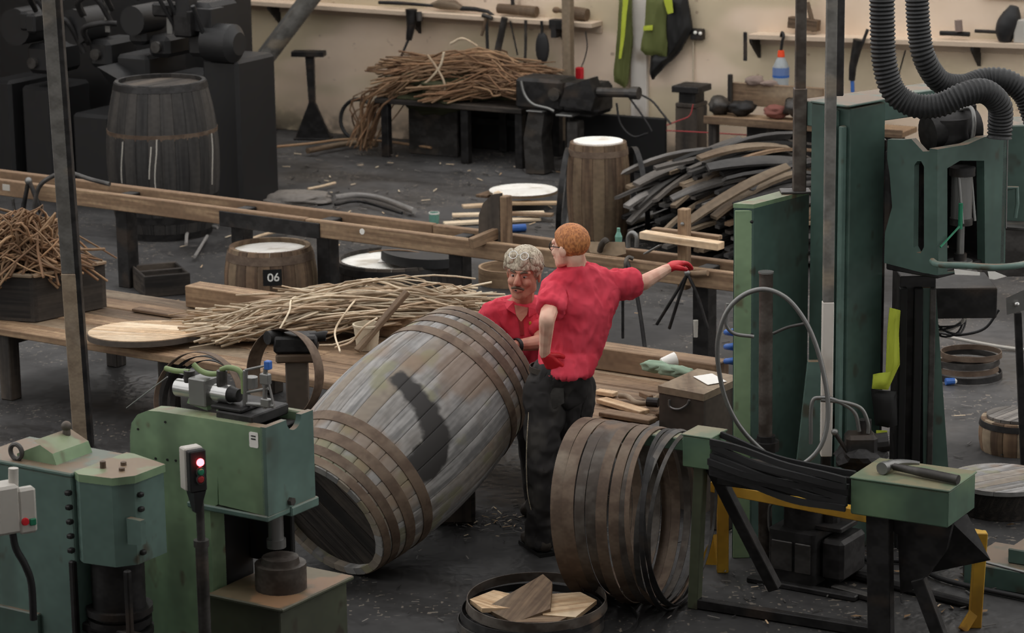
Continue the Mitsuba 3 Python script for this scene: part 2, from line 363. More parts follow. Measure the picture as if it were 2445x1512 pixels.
class Frame:
    """a place with its own axes: x to the right and towards the eye, y away, z up, turned by yaw"""
    def __init__(s, o, yaw): s.o = np.array(o, float); s.R = Rz(-math.radians(yaw))
    def xz(s, px, py, y=0.0): q = s.R.T @ (PL(px, py, s.o + s.R[:, 1] * y, s.R[:, 1]) - s.o); return np.array([q[0], q[2]])
    def yz(s, px, py, x=0.0): q = s.R.T @ (PL(px, py, s.o + s.R[:, 0] * x, s.R[:, 0]) - s.o); return np.array([q[1], q[2]])
    def xy(s, px, py, z): return (s.R.T @ (G(px, py, s.o[2] + z) - s.o))[:2]
    def at(s, x, y, z): return s.o + s.R @ np.array([x, y, z])
    def add(s, parent, name, m, mat, smooth=False, **k): return add(parent, name, m, mat, smooth, R=s.R, t=s.o, **k)
    def side(s, pts, y0, y1): return tf(yz(prism(pts, y1 - y0)), None, (0, y1, 0))     # outline in (x, z) from depth y0 to y1
def cb(x0, x1, y0, y1, z0, z1, ch=0.006): return bx(abs(x1 - x0), abs(y1 - y0), abs(z1 - z0), ((x0 + x1) / 2, (y0 + y1) / 2, (z0 + z1) / 2), ch)
def rnd_rect(x0, z0, x1, z1, r, n=6):
    return list(sbox(x0 + r, z0 + r, x1 - r, z1 - r).buffer(r, n).exterior.coords)[:-1]
def bolt(x, y, z, r=0.012, h=0.012, d=(0, 0, 1)): return cyl((x, y, z), np.array([x, y, z]) + np.array(d) * h, r, n=6)

# ---------------------------------------------------------------- barrels: every stave, hoop and head plank a part
def radius(s, L, Re, Rb): return Rb - (Rb - Re) * (abs(2 * s / L - 1)) ** 2.0
def stave_mesh(L, Re, Rb, n, th=0.03, nz=14, seed=0):
    zs = np.linspace(0, L, nz); hw = math.pi / n * 0.985; P0 = 10.0 * seed
    ang = np.array([-hw, -hw * 0.86, 0, hw * 0.86, hw]); dip = np.array([-0.005, 0, 0, 0, -0.005])
    rr = np.array([radius(z, L, Re, Rb) for z in zs])
    out = np.array([[((r + d) * math.cos(a), (r + d) * math.sin(a), z) for a, d in zip(ang, dip)] for r, z in zip(rr, zs)])
    inn = np.array([[((r - th) * math.cos(a), (r - th) * math.sin(a), z) for a in (hw, -hw)] for r, z in zip(rr, zs)])
    def uvs(w): return np.stack([np.repeat(zs[:, None], len(w), 1), np.repeat(np.asarray(w)[None], len(zs), 0) + 5 + P0], -1)
    ms = [grid(out, nz, 5, uv=uvs(ang * Rb)), grid(inn, nz, 2, uv=uvs([0, .06])),
          grid(np.stack([out[:, 4], inn[:, 0]], 1), nz, 2, uv=uvs([0, .03])), grid(np.stack([inn[:, 1], out[:, 0]], 1), nz, 2, uv=uvs([0, .03]))]
    ms = [(v, f[:, ::-1], u) for v, f, u in ms]
    for i in (0, -1):
        a, b = out[i], inn[i]; v = np.vstack([a, b]); f = np.array([[0, 1, 5 + 1], [1, 2, 6], [2, 3, 6], [3, 5, 6], [3, 4, 5], [0, 1, 6]][1:5] + [[0, 1, 6]])
        ms.append((v, f if i == 0 else f[:, ::-1], np.full((7, 2), [0.0, 5 + P0])))
    v, f, u = cat(ms)
    return v, f[:, ::-1], u
def head_planks(R, n=6, th=0.022, gap=0.004, rot=0.0):
    disc = Point(0, 0).buffer(R, 24); w = 2 * R / n; out = []
    for i in range(n):
        g = disc.intersection(sbox(-R, -R + i * w + gap / 2, R, -R + (i + 1) * w - gap / 2))
        if not g.is_empty and g.area > 1e-5: out.append(tf(prism(g, th), Rz(rot)))
    return out
def mul(A, R, t): M = np.eye(4); M[:3, :3] = R; M[:3, 3] = t; return A @ M
def barrel(label, M, L, Re, Rb, n, hoops, wood='wood_barrel', hoop_mat='rust', heads=((1, 'wood_pale'),), group=None, cat_='barrel', name='barrel', head_rot=0.4, upto=None, nplank=6, sunk=0.035, th=0.03):
    k = thing(name, label, cat_, group); R, t = M[:3, :3], M[:3, 3]; first = {}
    for i in range(n):
        a = 2 * math.pi * i / n; key = fresh(f'{k}__stave'); s = rnd.randrange(7)
        if s not in first:
            first[s] = key; scene[key] = None; m = stave_mesh(L, Re, Rb, n, th, seed=s * 13 + hash_(label) % 800)
            scene[key] = mikit.ply((m[0], m[1]), wood, smooth=True, uv=m[2]); again(key, key, mul(M, Rz(a), (0, 0, 0)))
        else: again(first[s], key, mul(M, Rz(a), (0, 0, 0)))
    for z, w in hoops:
        add(k, 'hoop', band(radius(z, L, Re, Rb) + 0.005, radius(z + w, L, Re, Rb) + 0.005, w, 0.004, 56), hoop_mat, True, R, R @ [0, 0, z] + t)
    for side, hm in heads:
        z = L - sunk - 0.022 if side else sunk
        for pl in head_planks(radius(z, L, Re, Rb) - th - 0.001, nplank, rot=head_rot): add(k, 'head_plank', pl, hm, False, R, R @ [0, 0, z] + t)
    return k
def hash_(s): return sum(ord(c) * (i + 1) for i, c in enumerate(s))

# the big cask between the two men, tipped up on its lower rim
BA, BB = P(775, 1243, 13.9), P(1145, 870, 14.9); BL = float(np.linalg.norm(BB - BA)); BD = unit(BB - BA); BR = axes(BD)
BA = BA + [0, 0, 0.012]
STAIN = []
for px, py in ((955, 905), (985, 940), (1025, 990), (1042, 1040), (1035, 1085), (1012, 1110)):
    d = unit(ray(px, py))
    for s in np.arange(12.5, 15.5, 0.01):
        q = EYE + d * s - BA; h = float(np.dot(q, BD))
        if np.linalg.norm(q - h * BD) < radius(h, BL, 0.375, 0.475): break
    STAIN.append(EYE + d * s)
_gw = grain((152, 150, 148), (110, 109, 108), (134, 124, 112), 4.0, 0.16, 40.0)
def weathered(p, n, uv):
    col = _gw(p, n, uv)
    col = L3(col, C(128, 126, 98), 0.7 * smoothstep(0.55, 0.7, fbm(p.x * 7 + 3, p.y * 7, p.z * 7, 3)))
    col = L3(col, C(128, 104, 82), 0.55 * smoothstep(0.54, 0.7, fbm(p.x * 4 + 11, p.y * 4, p.z * 4 + 2, 3)))
    d = mi.Float(9.0)
    for i in range(len(STAIN) - 1):
        a, b = STAIN[i].tolist(), STAIN[i + 1].tolist(); ab = [b[j] - a[j] for j in range(3)]; l2 = sum(x * x for x in ab)
        t = dr.clip(((p.x - a[0]) * ab[0] + (p.y - a[1]) * ab[1] + (p.z - a[2]) * ab[2]) / l2, 0, 1)
        d = dr.minimum(d, dr.sqrt(dr.square(p.x - a[0] - ab[0] * t) + dr.square(p.y - a[1] - ab[1] * t) + dr.square(p.z - a[2] - ab[2] * t)) - (0.045 + 0.012 * i))
    d = d + 0.05 * (fbm(p.x * 22, p.y * 22, p.z * 22, 3) - 0.5)
    return L3(col, C(50, 48, 47), smoothstep(0.022, -0.012, d))
material('wood_weathered', weathered, 0.75)
BM = mat4(BR, BA)
HP = [(0.008, 0.042), (0.062, 0.05), (0.155, 0.06), (0.277, 0.062)]
barrel('large weathered grey cask tipped up on its lower rim beside the green press', BM, BL, 0.375, 0.475, 30,
       HP + [(BL - z - w, w) for z, w in HP], 'wood_weathered', 'rust', ((0, 'wood_dark'), (1, 'wood_dark')), cat_='cask', name='cask', head_rot=0.9, th=0.042, sunk=0.05)

def upright(label, px, py, H_, Re, Rb, n, hoops, dz=0.0, tilt=None, **kw):
    """a barrel standing on the floor, the middle of its near rim seen at (px, py)"""
    g = G(px, py, 0.0); c = np.array([g[0], g[1] + Re, dz]); R = Rz(rnd.random()) if tilt is None else tilt
    return barrel(label, mat4(R, c), H_, Re, Rb, n, hoops, **kw)
upright('tall dark butt standing on end in the gloom before the black machine', 385, 578, 1.31, 0.38, 0.475, 26,
        [(0.01, 0.05), (0.15, 0.06), (0.30, 0.06), (1.25, 0.05)], wood='wood_butt', hoop_mat='iron', heads=((1, 'wood_dark'),))
kb_ = [q_ for q_ in labels if 'tall dark butt' in labels[q_].get('label', '')][0]; gb_ = G(385, 578) + [0, .38, 0]
add(kb_, 'rust_hoop', tf(band(.463, .466, .05, .004, 48), None, gb_ + [0, 0, .86]), 'rust', True, label='rusty middle hoop')
for az, z0, z1 in ((-2.25, .50, .85), (-1.68, .55, .82), (-1.58, .42, .88), (-.42, .45, .88)): add(kb_, 'white_drip', tube(bez([gb_ + [(radius(z, 1.31, .38, .475) + .003) * math.cos(az + .03 * math.sin(z * 9)), (radius(z, 1.31, .38, .475) + .003) * math.sin(az + .03 * math.sin(z * 9)), z] for z in np.linspace(z0, z1, 5)], 4), .006, 6), 'grey_plastic', True, label='white paint drip')
upright('narrow brown barrel with a white top standing beside the heap of dark staves', 1432, 578, 0.80, 0.235, 0.265, 16,
        [(0.70, 0.05)], heads=((1, 'head_white'),), wood='wood_barrel', sunk=-0.012)
nb_ = G(1432, 578) + [0, .235, 0]
for dx_, la_ in ((-.29, 'dark hoop leaning upright against the left side of the narrow barrel'), (.30, 'dark hoop leaning upright against the right side of the narrow barrel')):
    solo('hoop', la_, 'hoop', tf(band(.37, .365, .045, .005, 48), axes(unit([1, .12 * np.sign(dx_), .10 * np.sign(dx_)])), nb_ + [dx_ * 1.06, .05, .375]), 'iron', True, 'hoops leaning on the narrow barrel')
upright('brown barrel with a white top and a black stencil patch behind the long timber rail', 642, 772, 0.52, 0.30, 0.345, 22,
        [(0.02, 0.045), (0.43, 0.06)], heads=((1, 'head_white'),), wood='wood_barrel')

# ---------------------------------------------------------------- green C-frame press, front left
f = Frame(P(627, 1022, 12.0) * [1, 1, 0], 33)
PTOP = f.xz(627, 1022)[1]
k = thing('press', 'pale green C-frame press in the left foreground with a black signal box before it', 'machine')
hw = f.yz(765, 992)[0] * 0.8
col = [f.xz(*q) for q in ((311, 1075), (310, 1040), (314, 1010), (328, 990), (352, 981), (380, 983), (520, 1004), (520, 1205), (500, 1215), (512, 1500))]
zb = 0.0
xl = f.xz(316, 1300)[0]; xr = f.xz(506, 1330)[0]
col = col[:8] + [np.array([xr, col[8][1]]), np.array([xr, zb]), np.array([xl, zb])]
f.add(k, 'column', f.side(col, 0.0, 0.10), 'green_light')
xh = f.xz(520, 1100)[0]; zh = f.xz(627, 1230)[1]
head = f.side([(xh, f.xz(520, 1004)[1]), (0, PTOP), (0, zh), (xh, f.xz(520, 1204)[1])], -0.004, 0.05)
f.add(k, 'head', cat(head, cb(xh - 0.25, 0, hw - 0.04, hw, zh, PTOP)), 'green_light')
# front plate with the half-round notch in its upper edge
nc = f.yz(697, 1010, 0)[0]; notch = Point(nc * 0.95, PTOP).buffer(0.055, 12)
plate = sbox(-0.004, zh, hw + 0.004, PTOP + 0.004).difference(notch)
pm = prism(plate, 0.03); v, fc, u = pm; pm = (np.column_stack([v[:, 2] - 0.01, v[:, 0], v[:, 1]]), fc, u)
f.add(k, 'front_plate', pm, 'green_blue')
f.add(k, 'lower_flange', cat(cb(-0.45, 0.02, -0.012, hw * 0.5, zh - 0.028, zh), cb(-0.05, 0.03, hw * 0.45, hw + 0.02, zh - 0.045, zh)), 'green_blue')
f.add(k, 'bolt', tf(bolt(0, 0, 0, 0.02, 0.02, (1, 0, 0)), None, (0.02, hw * 0.45, zh + 0.03)), 'iron_mid')
f.add(k, 'dark_inside', cb(-0.28, -0.03, 0.05, hw - 0.045, zh + 0.02, PTOP - 0.04), 'iron', label='dark metal well in the top of the head')
f.add(k, 'throat_shade_back', cb(xr - .06, xr - 0.03, 0.10, hw, 0.0, zh), 'black'); f.add(k, 'throat_shade_side', cb(xr - .03, -.1, hw - .03, hw, zh - .35, zh), 'black')  # black sheets stand in for the shade inside the open throat
f.add(k, 'ram', cat(cyl((-0.08, hw / 2, zh - 0.18), (-0.08, hw / 2, zh), 0.036, n=24), cyl((-0.08, hw / 2, zh - 0.21), (-0.08, hw / 2, zh - 0.17), 0.045, n=24)), 'steel_dull', 30, label='bright steel ram')
zbase = f.xz(630, 1438, -0.03)[1]
f.add(k, 'base', cat(cb(xr - 0.02, 0.1, -0.05, hw + 0.12, 0.0, zbase - 0.02), cb(xr + 0.02, 0.13, -0.07, hw + 0.14, zbase - 0.02, zbase)), 'green_dirty')
f.add(k, 'anvil_block', cat(cyl((-0.06, hw / 2, zbase), (-0.06, hw / 2, zbase + 0.12), 0.12, n=20), cyl((-0.06, hw / 2, zbase + 0.12), (-0.06, hw / 2, zbase + 0.15), 0.09, 0.085, n=20)), 'rust_grey', 30)
f.add(k, 'name_plate', tf(rp := yz(prism(rnd_rect(-0.025, -0.036, 0.025, 0.036, 0.008), 0.003)), None, (f.xz(608, 1050)[0], -0.005, f.xz(608, 1050)[1])), 'white', label='white label with two black bars')
lx, lz = f.xz(608, 1050)
for dz in (0.018, 0.004): f.add(k, 'label_bar', cb(lx - 0.013, lx + 0.013, -0.011, -0.008, lz + dz - 0.003, lz + dz + 0.003, 0.001), 'dark')
for bxx, bz in ((330, 1025), (395, 1008), (333, 1098), (372, 1095), (400, 1098), (420, 1100)):
    q = f.xz(bxx, bz); f.add(k, 'bolt', tf(bolt(0, 0, 0, 0.006, 0.004, (0, -1, 0)), None, (q[0], 0, q[1])), 'iron')
# air valves on top of the press
y0 = hw * 0.35
q = f.xz(475, 960, y0)
f.add(k, 'bracket', f.side([(q[0] - 0.06, PTOP + 0.02), (q[0] + 0.06, PTOP + 0.0), (q[0] + 0.055, PTOP + 0.10), (q[0] - 0.02, PTOP + 0.10)], y0 - 0.015, y0 + 0.015), 'green_light')
def fx(px, py, y=None): p_ = f.xz(px, py, y0 if y is None else y); return np.array([p_[0], y0 if y is None else y, p_[1]])
a, b = fx(425, 925), fx(572, 945)
f.add(k, 'air_cylinder', cat(cyl(a, a + (b - a) * .28, 0.042, n=24), cyl(a + (b - a) * .27, a + (b - a) * .62, 0.03, n=24), cyl(a + (b - a) * .62, a + (b - a) * .86, 0.042, n=24)), 'steel', 30, label='polished air cylinder')
f.add(k, 'cylinder_cap', cat(cyl(a + (b - a) * .86, b, 0.038, 0.03, n=20)), 'iron', 30)
f.add(k, 'valve_body', cb(a[0] + .1, a[0] + .2, y0 - .05, y0 + .05, a[2] - .06, a[2] + .07), 'steel_dull')
f.add(k, 'valve_knob', cyl(fx(530, 930), fx(530, 885), 0.025, n=12), 'iron_mid', 30); f.add(k, 'valve_knob', cyl(fx(452, 918), fx(452, 885), 0.026, n=12), 'iron_mid', 30)
for pts in (((395, 880), (420, 886), (452, 888)), ((462, 870), (478, 885), (500, 893), (528, 892)), ((528, 883), (545, 878), (570, 885), (580, 905), (582, 940))):
    f.add(k, 'air_hose', tube(bez([fx(*p_) for p_ in pts], 8), 0.013, 8), 'hose_green', True)
f.add(k, 'pipe_fitting', cyl(fx(405, 884), fx(440, 889), 0.012, n=8), 'steel', 30); f.add(k, 'pipe_fitting', cyl(fx(500, 893), fx(524, 893), 0.012, n=8), 'steel', 30)
fr_ = [cyl(fx(584, 1018), fx(586, 885), 0.012, n=10), cyl(fx(632, 975), fx(634, 880), 0.011, n=10), cyl(fx(586, 938), fx(640, 928), 0.007, n=8), cyl(fx(586, 884), fx(640, 872), 0.006, n=8), cyl(fx(590, 965), fx(655, 970), 0.01, n=8), cyl(fx(634, 880), fx(655, 975), 0.006, n=8),
       bx(0.05, 0.03, 0.05, fx(634, 905)), bx(0.05, 0.03, 0.04, fx(636, 962)), cyl(fx(600, 900, y0 + .03), fx(600, 925, y0 + .03), 0.03, n=12)]
f.add(k, 'linkage', cat(fr_), 'steel_dull', 30)
f.add(k, 'blue_clip', bx(0.03, 0.03, 0.04, fx(640, 872)), 'blue', label='small blue clip')
f.add(k, 'dark_lid', cat(cb(-0.30, -0.09, 0.04, hw - 0.03, PTOP - 0.02, PTOP + 0.03), cb(-0.34, -0.16, 0.05, hw - 0.06, PTOP + 0.03, PTOP + 0.05)), 'iron')
f.add(k, 'thin_rod', tube([fx(302, 975), fx(380, 915), fx(400, 900)], 0.003, 6), 'steel_dull', True)

# signal box on its own post in front of the press
s = Frame(P(468, 1120, 11.6) * [1, 1, 0], -32)
k = thing('signal_box', 'black signal box with a lit red lamp on a grey post before the press', 'control box')
def sx(px, py, y=0.0): q_ = s.xz(px, py, y); return np.array([q_[0], y, q_[1]])
a, b = sx(452, 1080), sx(496, 1172)
s.add(k, 'front', cb(a[0], b[0], -0.0, 0.04, b[2], a[2]), 'black')
s.add(k, 'back_box', cb(a[0] - 0.004, b[0] + 0.004, 0.04, 0.10, b[2], a[2] + 0.004), 'grey_plastic', label='pale grey back of the box')
for name, py, m in (('red_lamp', 1105, 'lamp'), ('green_button', 1127, 'green_btn'), ('red_button', 1145, 'red_dark')):
    c = sx(479, py, -0.005); mm = tf(lathe([(0.0, 0.012), (0.012, 0.011), (0.0175, 0.0), (0.0175, -0.01)], 20), Rx(math.pi / 2), c)
    kk = s.add(k, name, mm, 'red' if m == 'lamp' else m, 30, label={'lamp': 'glowing red lamp', 'green_btn': 'dark green button', 'red_dark': 'dull red button'}[m])
    if m == 'lamp': scene[kk]['emitter'] = {'type': 'area', 'radiance': {'type': 'rgb', 'value': [0.9, 0.05, 0.06]}}
    else: s.add(k, 'button_ring', tf(lathe([(0.018, 0.004), (0.022, 0.004), (0.022, -0.008), (0.018, -0.008)], 20, closed_prof=True), Rx(math.pi / 2), c), 'iron_mid', True)
c = sx(476, 1180, 0.05)
s.add(k, 'post', cat(cyl((c[0], 0.05, 0.0), (c[0], 0.05, c[2] - 0.22), 0.028, n=14), cyl((c[0], 0.05, c[2] - 0.24), (c[0], 0.05, c[2] - .21), 0.034, n=14), cyl((c[0], 0.05, c[2] - 0.22), (c[0], 0.05, b[2]), 0.018, n=12)), 'iron_mid', 30, label='grey conduit post')
s.add(k, 'cable_gland', tf(hull([(x, y, z) for x in (-.03, .03) for y in (0, .08) for z in (0,)] + [(x, y, -.1) for x in (-.012, .012) for y in (.03, .06)]), None, (c[0] - .02, 0, b[2])), 'rubber')

# the second green machine at the left edge
g = Frame(P(170, 1130, 11.75) * [1, 1, 0], 33)
k = thing('gearbox_machine', 'blue-green gearbox machine with dusty top at the lower left corner of the photo', 'machine')
z1 = g.xz(170, 1130)[1]; xL = g.xz(-60, 1080)[0]
D = 0.36
g.add(k, 'housing', cat(cb(xL, 0.0, 0.0, D, 0.12, z1 - 0.02), cb(xL, 0.008, -0.008, D, z1 - 0.02, z1)), 'green_blue')
g.add(k, 'cover', g.side([(xL + .2, z1), (-0.14, z1), (-0.16, z1 + .05), (-0.27, z1 + .095), (xL + .34, z1 + .08), (xL + .2, z1 + .02)], 0.06, D - 0.06), 'green_light', label='rounded pale green cover')
zc = g.xz(240, 1330, 0.1)[1]
x2 = g.xz(300, 1110, 0.05)[0]
oct_ = [(0.005, 0.02), (0.05, -0.005), (x2 - 0.06, 0.02), (x2, 0.10), (x2, 0.30), (0.05, D), (0.005, D)]
g.add(k, 'flange_housing', tf(prism(oct_, z1 - 0.03 - zc), None, (0, 0, zc)), 'green_blue')
g.add(k, 'top_flange', tf(prism([(a_ * 1.03, b_ * 1.03 - 0.005) for a_, b_ in oct_], 0.035), None, (0, 0, z1 - 0.03)), 'green_light')
for i in range(5):
    for xx, yy in ((-0.012, -0.012), (x2 + .005, 0.13)): g.add(k, 'bolt', bx(0.03, 0.03, 0.022, (xx, yy, z1 - 0.09 - i * (z1 - zc - .1) / 4.6), 0.006), 'iron')
for xx, yy, h in ((0.08, 0.12, .035), (0.13, 0.2, .02), (0.18, 0.13, .018)): g.add(k, 'top_bolt', cyl((xx, yy, z1), (xx, yy, z1 + h), 0.014, n=8), 'rust', 30)
c = g.xz(160, 1050, 0.25); g.add(k, 'stud', cat(cyl((c[0], .25, z1), (c[0], .25, z1 + .12), .018, n=10), ball((c[0], .25, z1 + .12), .024)), 'rust_grey', True)
c = g.xz(35, 1080, 0.02)
g.add(k, 'eye_bolt', cat(tf((lambda m: (m[0], m[1], m[2]))(lathe([(0.034 + 0.011 * math.cos(t), 0.011 * math.sin(t)) for t in np.linspace(0, 2 * math.pi, 9)[:-1]], 20, closed_prof=True)), Rx(math.pi / 2), (c[0], .03, c[1])), cyl((c[0], .03, z1), (c[0], .03, c[1] - .03), .014, n=10)), 'iron_mid', True)
g.add(k, 'lug', g.side([(x2 - .01, z1 - .3), (x2 + .07, z1 - .29), (x2 + .07, z1 - .18), (x2 - .01, z1 - .18)], 0.05, 0.08), 'green_blue')
g.add(k, 'base', cat(cb(xL, xL + .35, -0.02, D, 0, 0.55), cb(-.05, x2 + .1, 0.0, D, 0, 0.25)), 'green_deep')
mot = []
for i in range(7): mot.append(cyl((.12, .14, .28 + i * .05), (.12, .14, .31 + i * .05), .15 - .006 * (i % 2), n=20))
mot += [cyl((.12, .14, .25), (.12, .14, zc), .12, n=20), cb(-.2, .32, 0.02, .06, .5, .54), cb(-.03, -.0, -.02, .02, .25, zc), cb(.27, .3, 0, .03, .25, zc)]
g.add(k, 'drive_motor', cat(mot), 'iron', 30, label='black ribbed drive motor')
g.add(k, 'foot_plate', cat(cb(.0, x2 + .22, -0.12, .1, .3, .33), cb(.0, x2 + .22, -0.12, -.1, .22, .3)), 'iron')

# grey switch box
h = Frame(P(60, 1210, 11.55) * [1, 1, 0], -30)
k = thing('switch_box', 'pale grey starter switch box with red and green buttons at the left edge', 'switch box')
def hx(px, py, y=0.0): q_ = h.xz(px, py, y); return np.array([q_[0], y, q_[1]])
a, b = hx(42, 1170), hx(92, 1272)
h.add(k, 'cover', cb(a[0], b[0], 0, 0.05, b[2], a[2], 0.012), 'grey_plastic')
h.add(k, 'back_box', cb(a[0] - .12, a[0] + .01, 0.0, 0.12, b[2] + .01, a[2] + .02, 0.012), 'grey_plastic')
for nm, px, m in (('red_button', 60, 'red'), ('green_button', 78, 'green_btn')):
    c = hx(px, 1246); h.add(k, nm, tf(lathe([(0, .012), (.015, .011), (.018, 0)], 16), Rx(math.pi / 2), (c[0], 0.0, c[2])) if px == 60 else bx(.03, .012, .032, (c[0], -.004, c[2])), m, 30, label=nm.replace('_', ' '))
h.add(k, 'conduit', cat(cyl(hx(32, 1168, .06), hx(32, 1118, .06), .022, n=12)), 'grey_plastic', 30)
h.add(k, 'cable', tube(bez([hx(30, 1272, .05), hx(38, 1310, .05), hx(60, 1350, .04), hx(75, 1395, .04), hx(80, 1480, .05)], 8), .017, 8), 'rubber', True)

# ---------------------------------------------------------------- deep green hydraulic press on the right
r = Frame(P(2238, 655, 14.0) * [1, 1, 0], 46)
k = thing('hydraulic_press', 'deep green hydraulic press with ribbed black hoses at the right of the photo', 'machine')
# tall cabinet: plan measured on its top
zc = P(1800, 487, 14.2)[2]
pl = [G(*q, zc) for q in ((1752, 487), (1800, 489), (1932, 455))]; back = pl[2] + (pl[0] - pl[1]) * 1.15
plan = [tuple(q[:2]) for q in (pl[0], pl[1], pl[2], back)]
cabm = prism(plan, zc - 0.02)
add(k, 'cabinet', tf(cabm, None, (0, 0, 0)), 'green_deep')
c0 = np.mean([q[:2] for q in pl + [back]], axis=0)
add(k, 'cabinet_lid', tf(prism([tuple(c0 + (np.array(q) - c0) * 1.015) for q in plan], 0.022), None, (0, 0, zc - 0.02)), 'green_light', label='dusty lid of the cabinet')
# olive edge strip on the narrow face
e0, e1 = pl[0], pl[1]
add(k, 'edge_strip', beam(np.r_[((e0 + e1) / 2)[:2], 0.0] + [0, -.006, 0], np.r_[((e0 + e1) / 2)[:2], zc - .03] + [0, -.006, 0], np.linalg.norm(e1 - e0) * .9, 0.012, (0, 1, 0)), 'green_light')
for py in (530, 800):
    b_ = P(1795, py, 14.15); add(k, 'screw', ball(b_, .009, 1), 'iron')
# main column
def rx(px, py, y=0.0): q_ = r.xz(px, py, y); return np.array([q_[0], y, q_[1]])
cz = P(1945, 248, 14.35)[2]
col0 = G(1937, 246, cz); fr2 = Frame([col0[0], col0[1], 0], 46)
fr2.add(k, 'column', cat(cb(0, 0.12, 0.0, 0.35, 0, cz), cb(0.10, 0.24, 0.03, 0.32, 0, cz - 0.01)), 'green_deep')
fr2.add(k, 'column_cap', cb(-0.005, 0.25, -0.005, 0.36, cz, cz + .012), 'green_blue')
fr2.add(k, 'side_rail', cat(cb(0.13, 0.17, -0.02, 0.03, 0, cz - 0.02), cb(0.19, 0.22, -0.01, .03, 0.4, cz - 0.1)), 'green_blue')
a = G(1945, 250, cz); b = G(2245, 208, cz)
add(k, 'top_beam', beam(a + [0, 0.12, -.07], b + [0, 0.1, -.07], 0.22, 0.13), 'green_blue')
# foot gusset in front of the column
q0, q1, q2 = P(1938, 860, 14.05), P(1895, 1085, 14.05), P(1945, 1085, 14.05)
gus = hull(np.vstack([[x + [0, d, 0] for d in (0, .05)] for x in (P(1930, 865, 14.0), P(1965, 865, 14.0), P(1892, 1100, 14.0) * [1, 1, 0] + [-.03, 0, 0], P(1965, 1100, 14.0) * [1, 1, 0])]))
add(k, 'foot_gusset', gus, 'green_blue')
# dark lower column with tracks, and the flared foot on the right
def pbox(x0, y0, x1, y1, Y, d, ch=.006):
    a_, b_ = P(x0, y0, Y), P(x1, y1, Y); return bx(abs(b_[0] - a_[0]), d, abs(a_[2] - b_[2]), ((a_[0] + b_[0]) / 2, Y + d / 2, (a_[2] + b_[2]) / 2), ch)
def fl(x0, y0, x1, Y, d):
    a_, b_ = P(x0, y0, Y), P(x1, y0, Y); return bx(abs(b_[0] - a_[0]), d, a_[2], ((a_[0] + b_[0]) / 2, Y + d / 2, a_[2] / 2))
add(k, 'lower_column', cat(fl(2150, 660, 2235, 14.35, .3)), 'iron')
add(k, 'guide_track', fl(2150, 690, 2168, 14.3, .06), 'black'); add(k, 'guide_track', fl(2185, 690, 2205, 14.3, .06), 'black'); add(k, 'guide_track', fl(2222, 690, 2236, 14.3, .06), 'iron_mid')
add(k, 'back_column', fl(2040, 640, 2098, 14.75, .25), 'iron_mid'); add(k, 'back_plate', fl(2040, 335, 2118, 14.95, .05), 'iron')
foot = hull([p_ + [0, d, 0] for d in (0, .3) for p_ in (P(2205, 690, 14.3), P(2236, 690, 14.3), P(2210, 1130, 14.3) * [1, 1, 0], P(2283, 1130, 14.3) * [1, 1, 0])])
add(k, 'flared_foot', tf(foot, None, (0.0, .02, 0)), 'green_deep')
add(k, 'control_box', pbox(2028, 798, 2078, 890, 14.4, .12), 'iron_mid'); add(k, 'control_box', pbox(2080, 800, 2084, 880, 14.42, .1), 'iron')
arc = [P(2040, 410 - 20, 14.6), P(2058, 420, 14.6), P(2068, 480, 14.6), P(2056, 545, 14.6), P(2038, 572, 14.6)]
add(k, 'bent_pipe', tube(bez(arc, 8), .006, 6), 'iron_mid', True)
# head: two plates meeting at a corner, slot in one, window with the cylinder in the other
def rz(px, py): return tuple(r.xz(px, py))
left = Polygon([rz(*q) for q in ((2119, 333), (2156, 334), (2176, 332), (2204, 362), (2240, 359), (2240, 656), (2204, 652), (2111, 628), (2113, 556), (2130, 494), (2124, 416), (2118, 379))])
sl = Polygon([rz(*q) for q in ((2183, 395), (2190, 385), (2199, 385), (2206, 397), (2206, 590), (2198, 605), (2188, 603), (2181, 590))])
mm = prism(left.buffer(0).difference(sl), 0.04)
r.add(k, 'head_side_plate', tf(yz(mm), None, (0, 0.04, 0)), 'green_deep')
def ryz(px, py): q_ = r.yz(px, py); return (q_[0], q_[1])
front = Polygon([ryz(*q) for q in ((2238, 357), (2310, 345), (2351, 327), (2404, 323), (2400, 628), (2352, 640), (2238, 658))])
win = Polygon([ryz(*q) for q in ((2262, 402), (2292, 384), (2350, 384), (2352, 640), (2262, 650))])
v, fc, u = prism(front.buffer(0).difference(win), 0.05)
r.add(k, 'head_front_plate', (np.column_stack([v[:, 2] - .05, v[:, 0], v[:, 1]]), fc, u), 'green_deep')
y9 = ryz(2404, 400)[0]; zt = ryz(2404, 330)[1]; zbm = ryz(2352, 640)[1]
r.add(k, 'head_back', cat(cb(-0.38, -0.34, 0.03, y9, zbm + .05, zt - .04), cb(-0.34, 0, y9 - .04, y9, zbm, zt), cb(-.36, -.02, .03, y9 - .03, zbm, zbm + .04)), 'iron')
r.add(k, 'bright_edge', cat(cyl(r.R.T @ (P(2406, 327, r.at(0, y9, 0)[1]) - r.o), r.R.T @ (P(2402, 545, r.at(0, y9, 0)[1]) - r.o), .004, n=6)), 'steel_dull')
cyy = (ryz(2262, 400)[0] + ryz(2350, 400)[0]) / 2 + .03
def cz_(py): return r.yz(2318, py, -.06)[1]
for nm, za, zb, rad, m in (('cylinder_barrel', 515, 408, .055, 'steel_dull'), ('cylinder_cap', 412, 392, .068, 'iron'), ('cylinder_foot', 528, 512, .06, 'iron_mid'), ('piston_rod', 602, 525, .02, 'steel_dull'), ('rod_nut', 612, 596, .034, 'iron'), ('bright_collar', 634, 612, .065, 'steel')):
    r.add(k, nm, cyl((-.045, cyy, cz_(za)), (-.045, cyy, cz_(zb)), rad, n=20), m, 30)
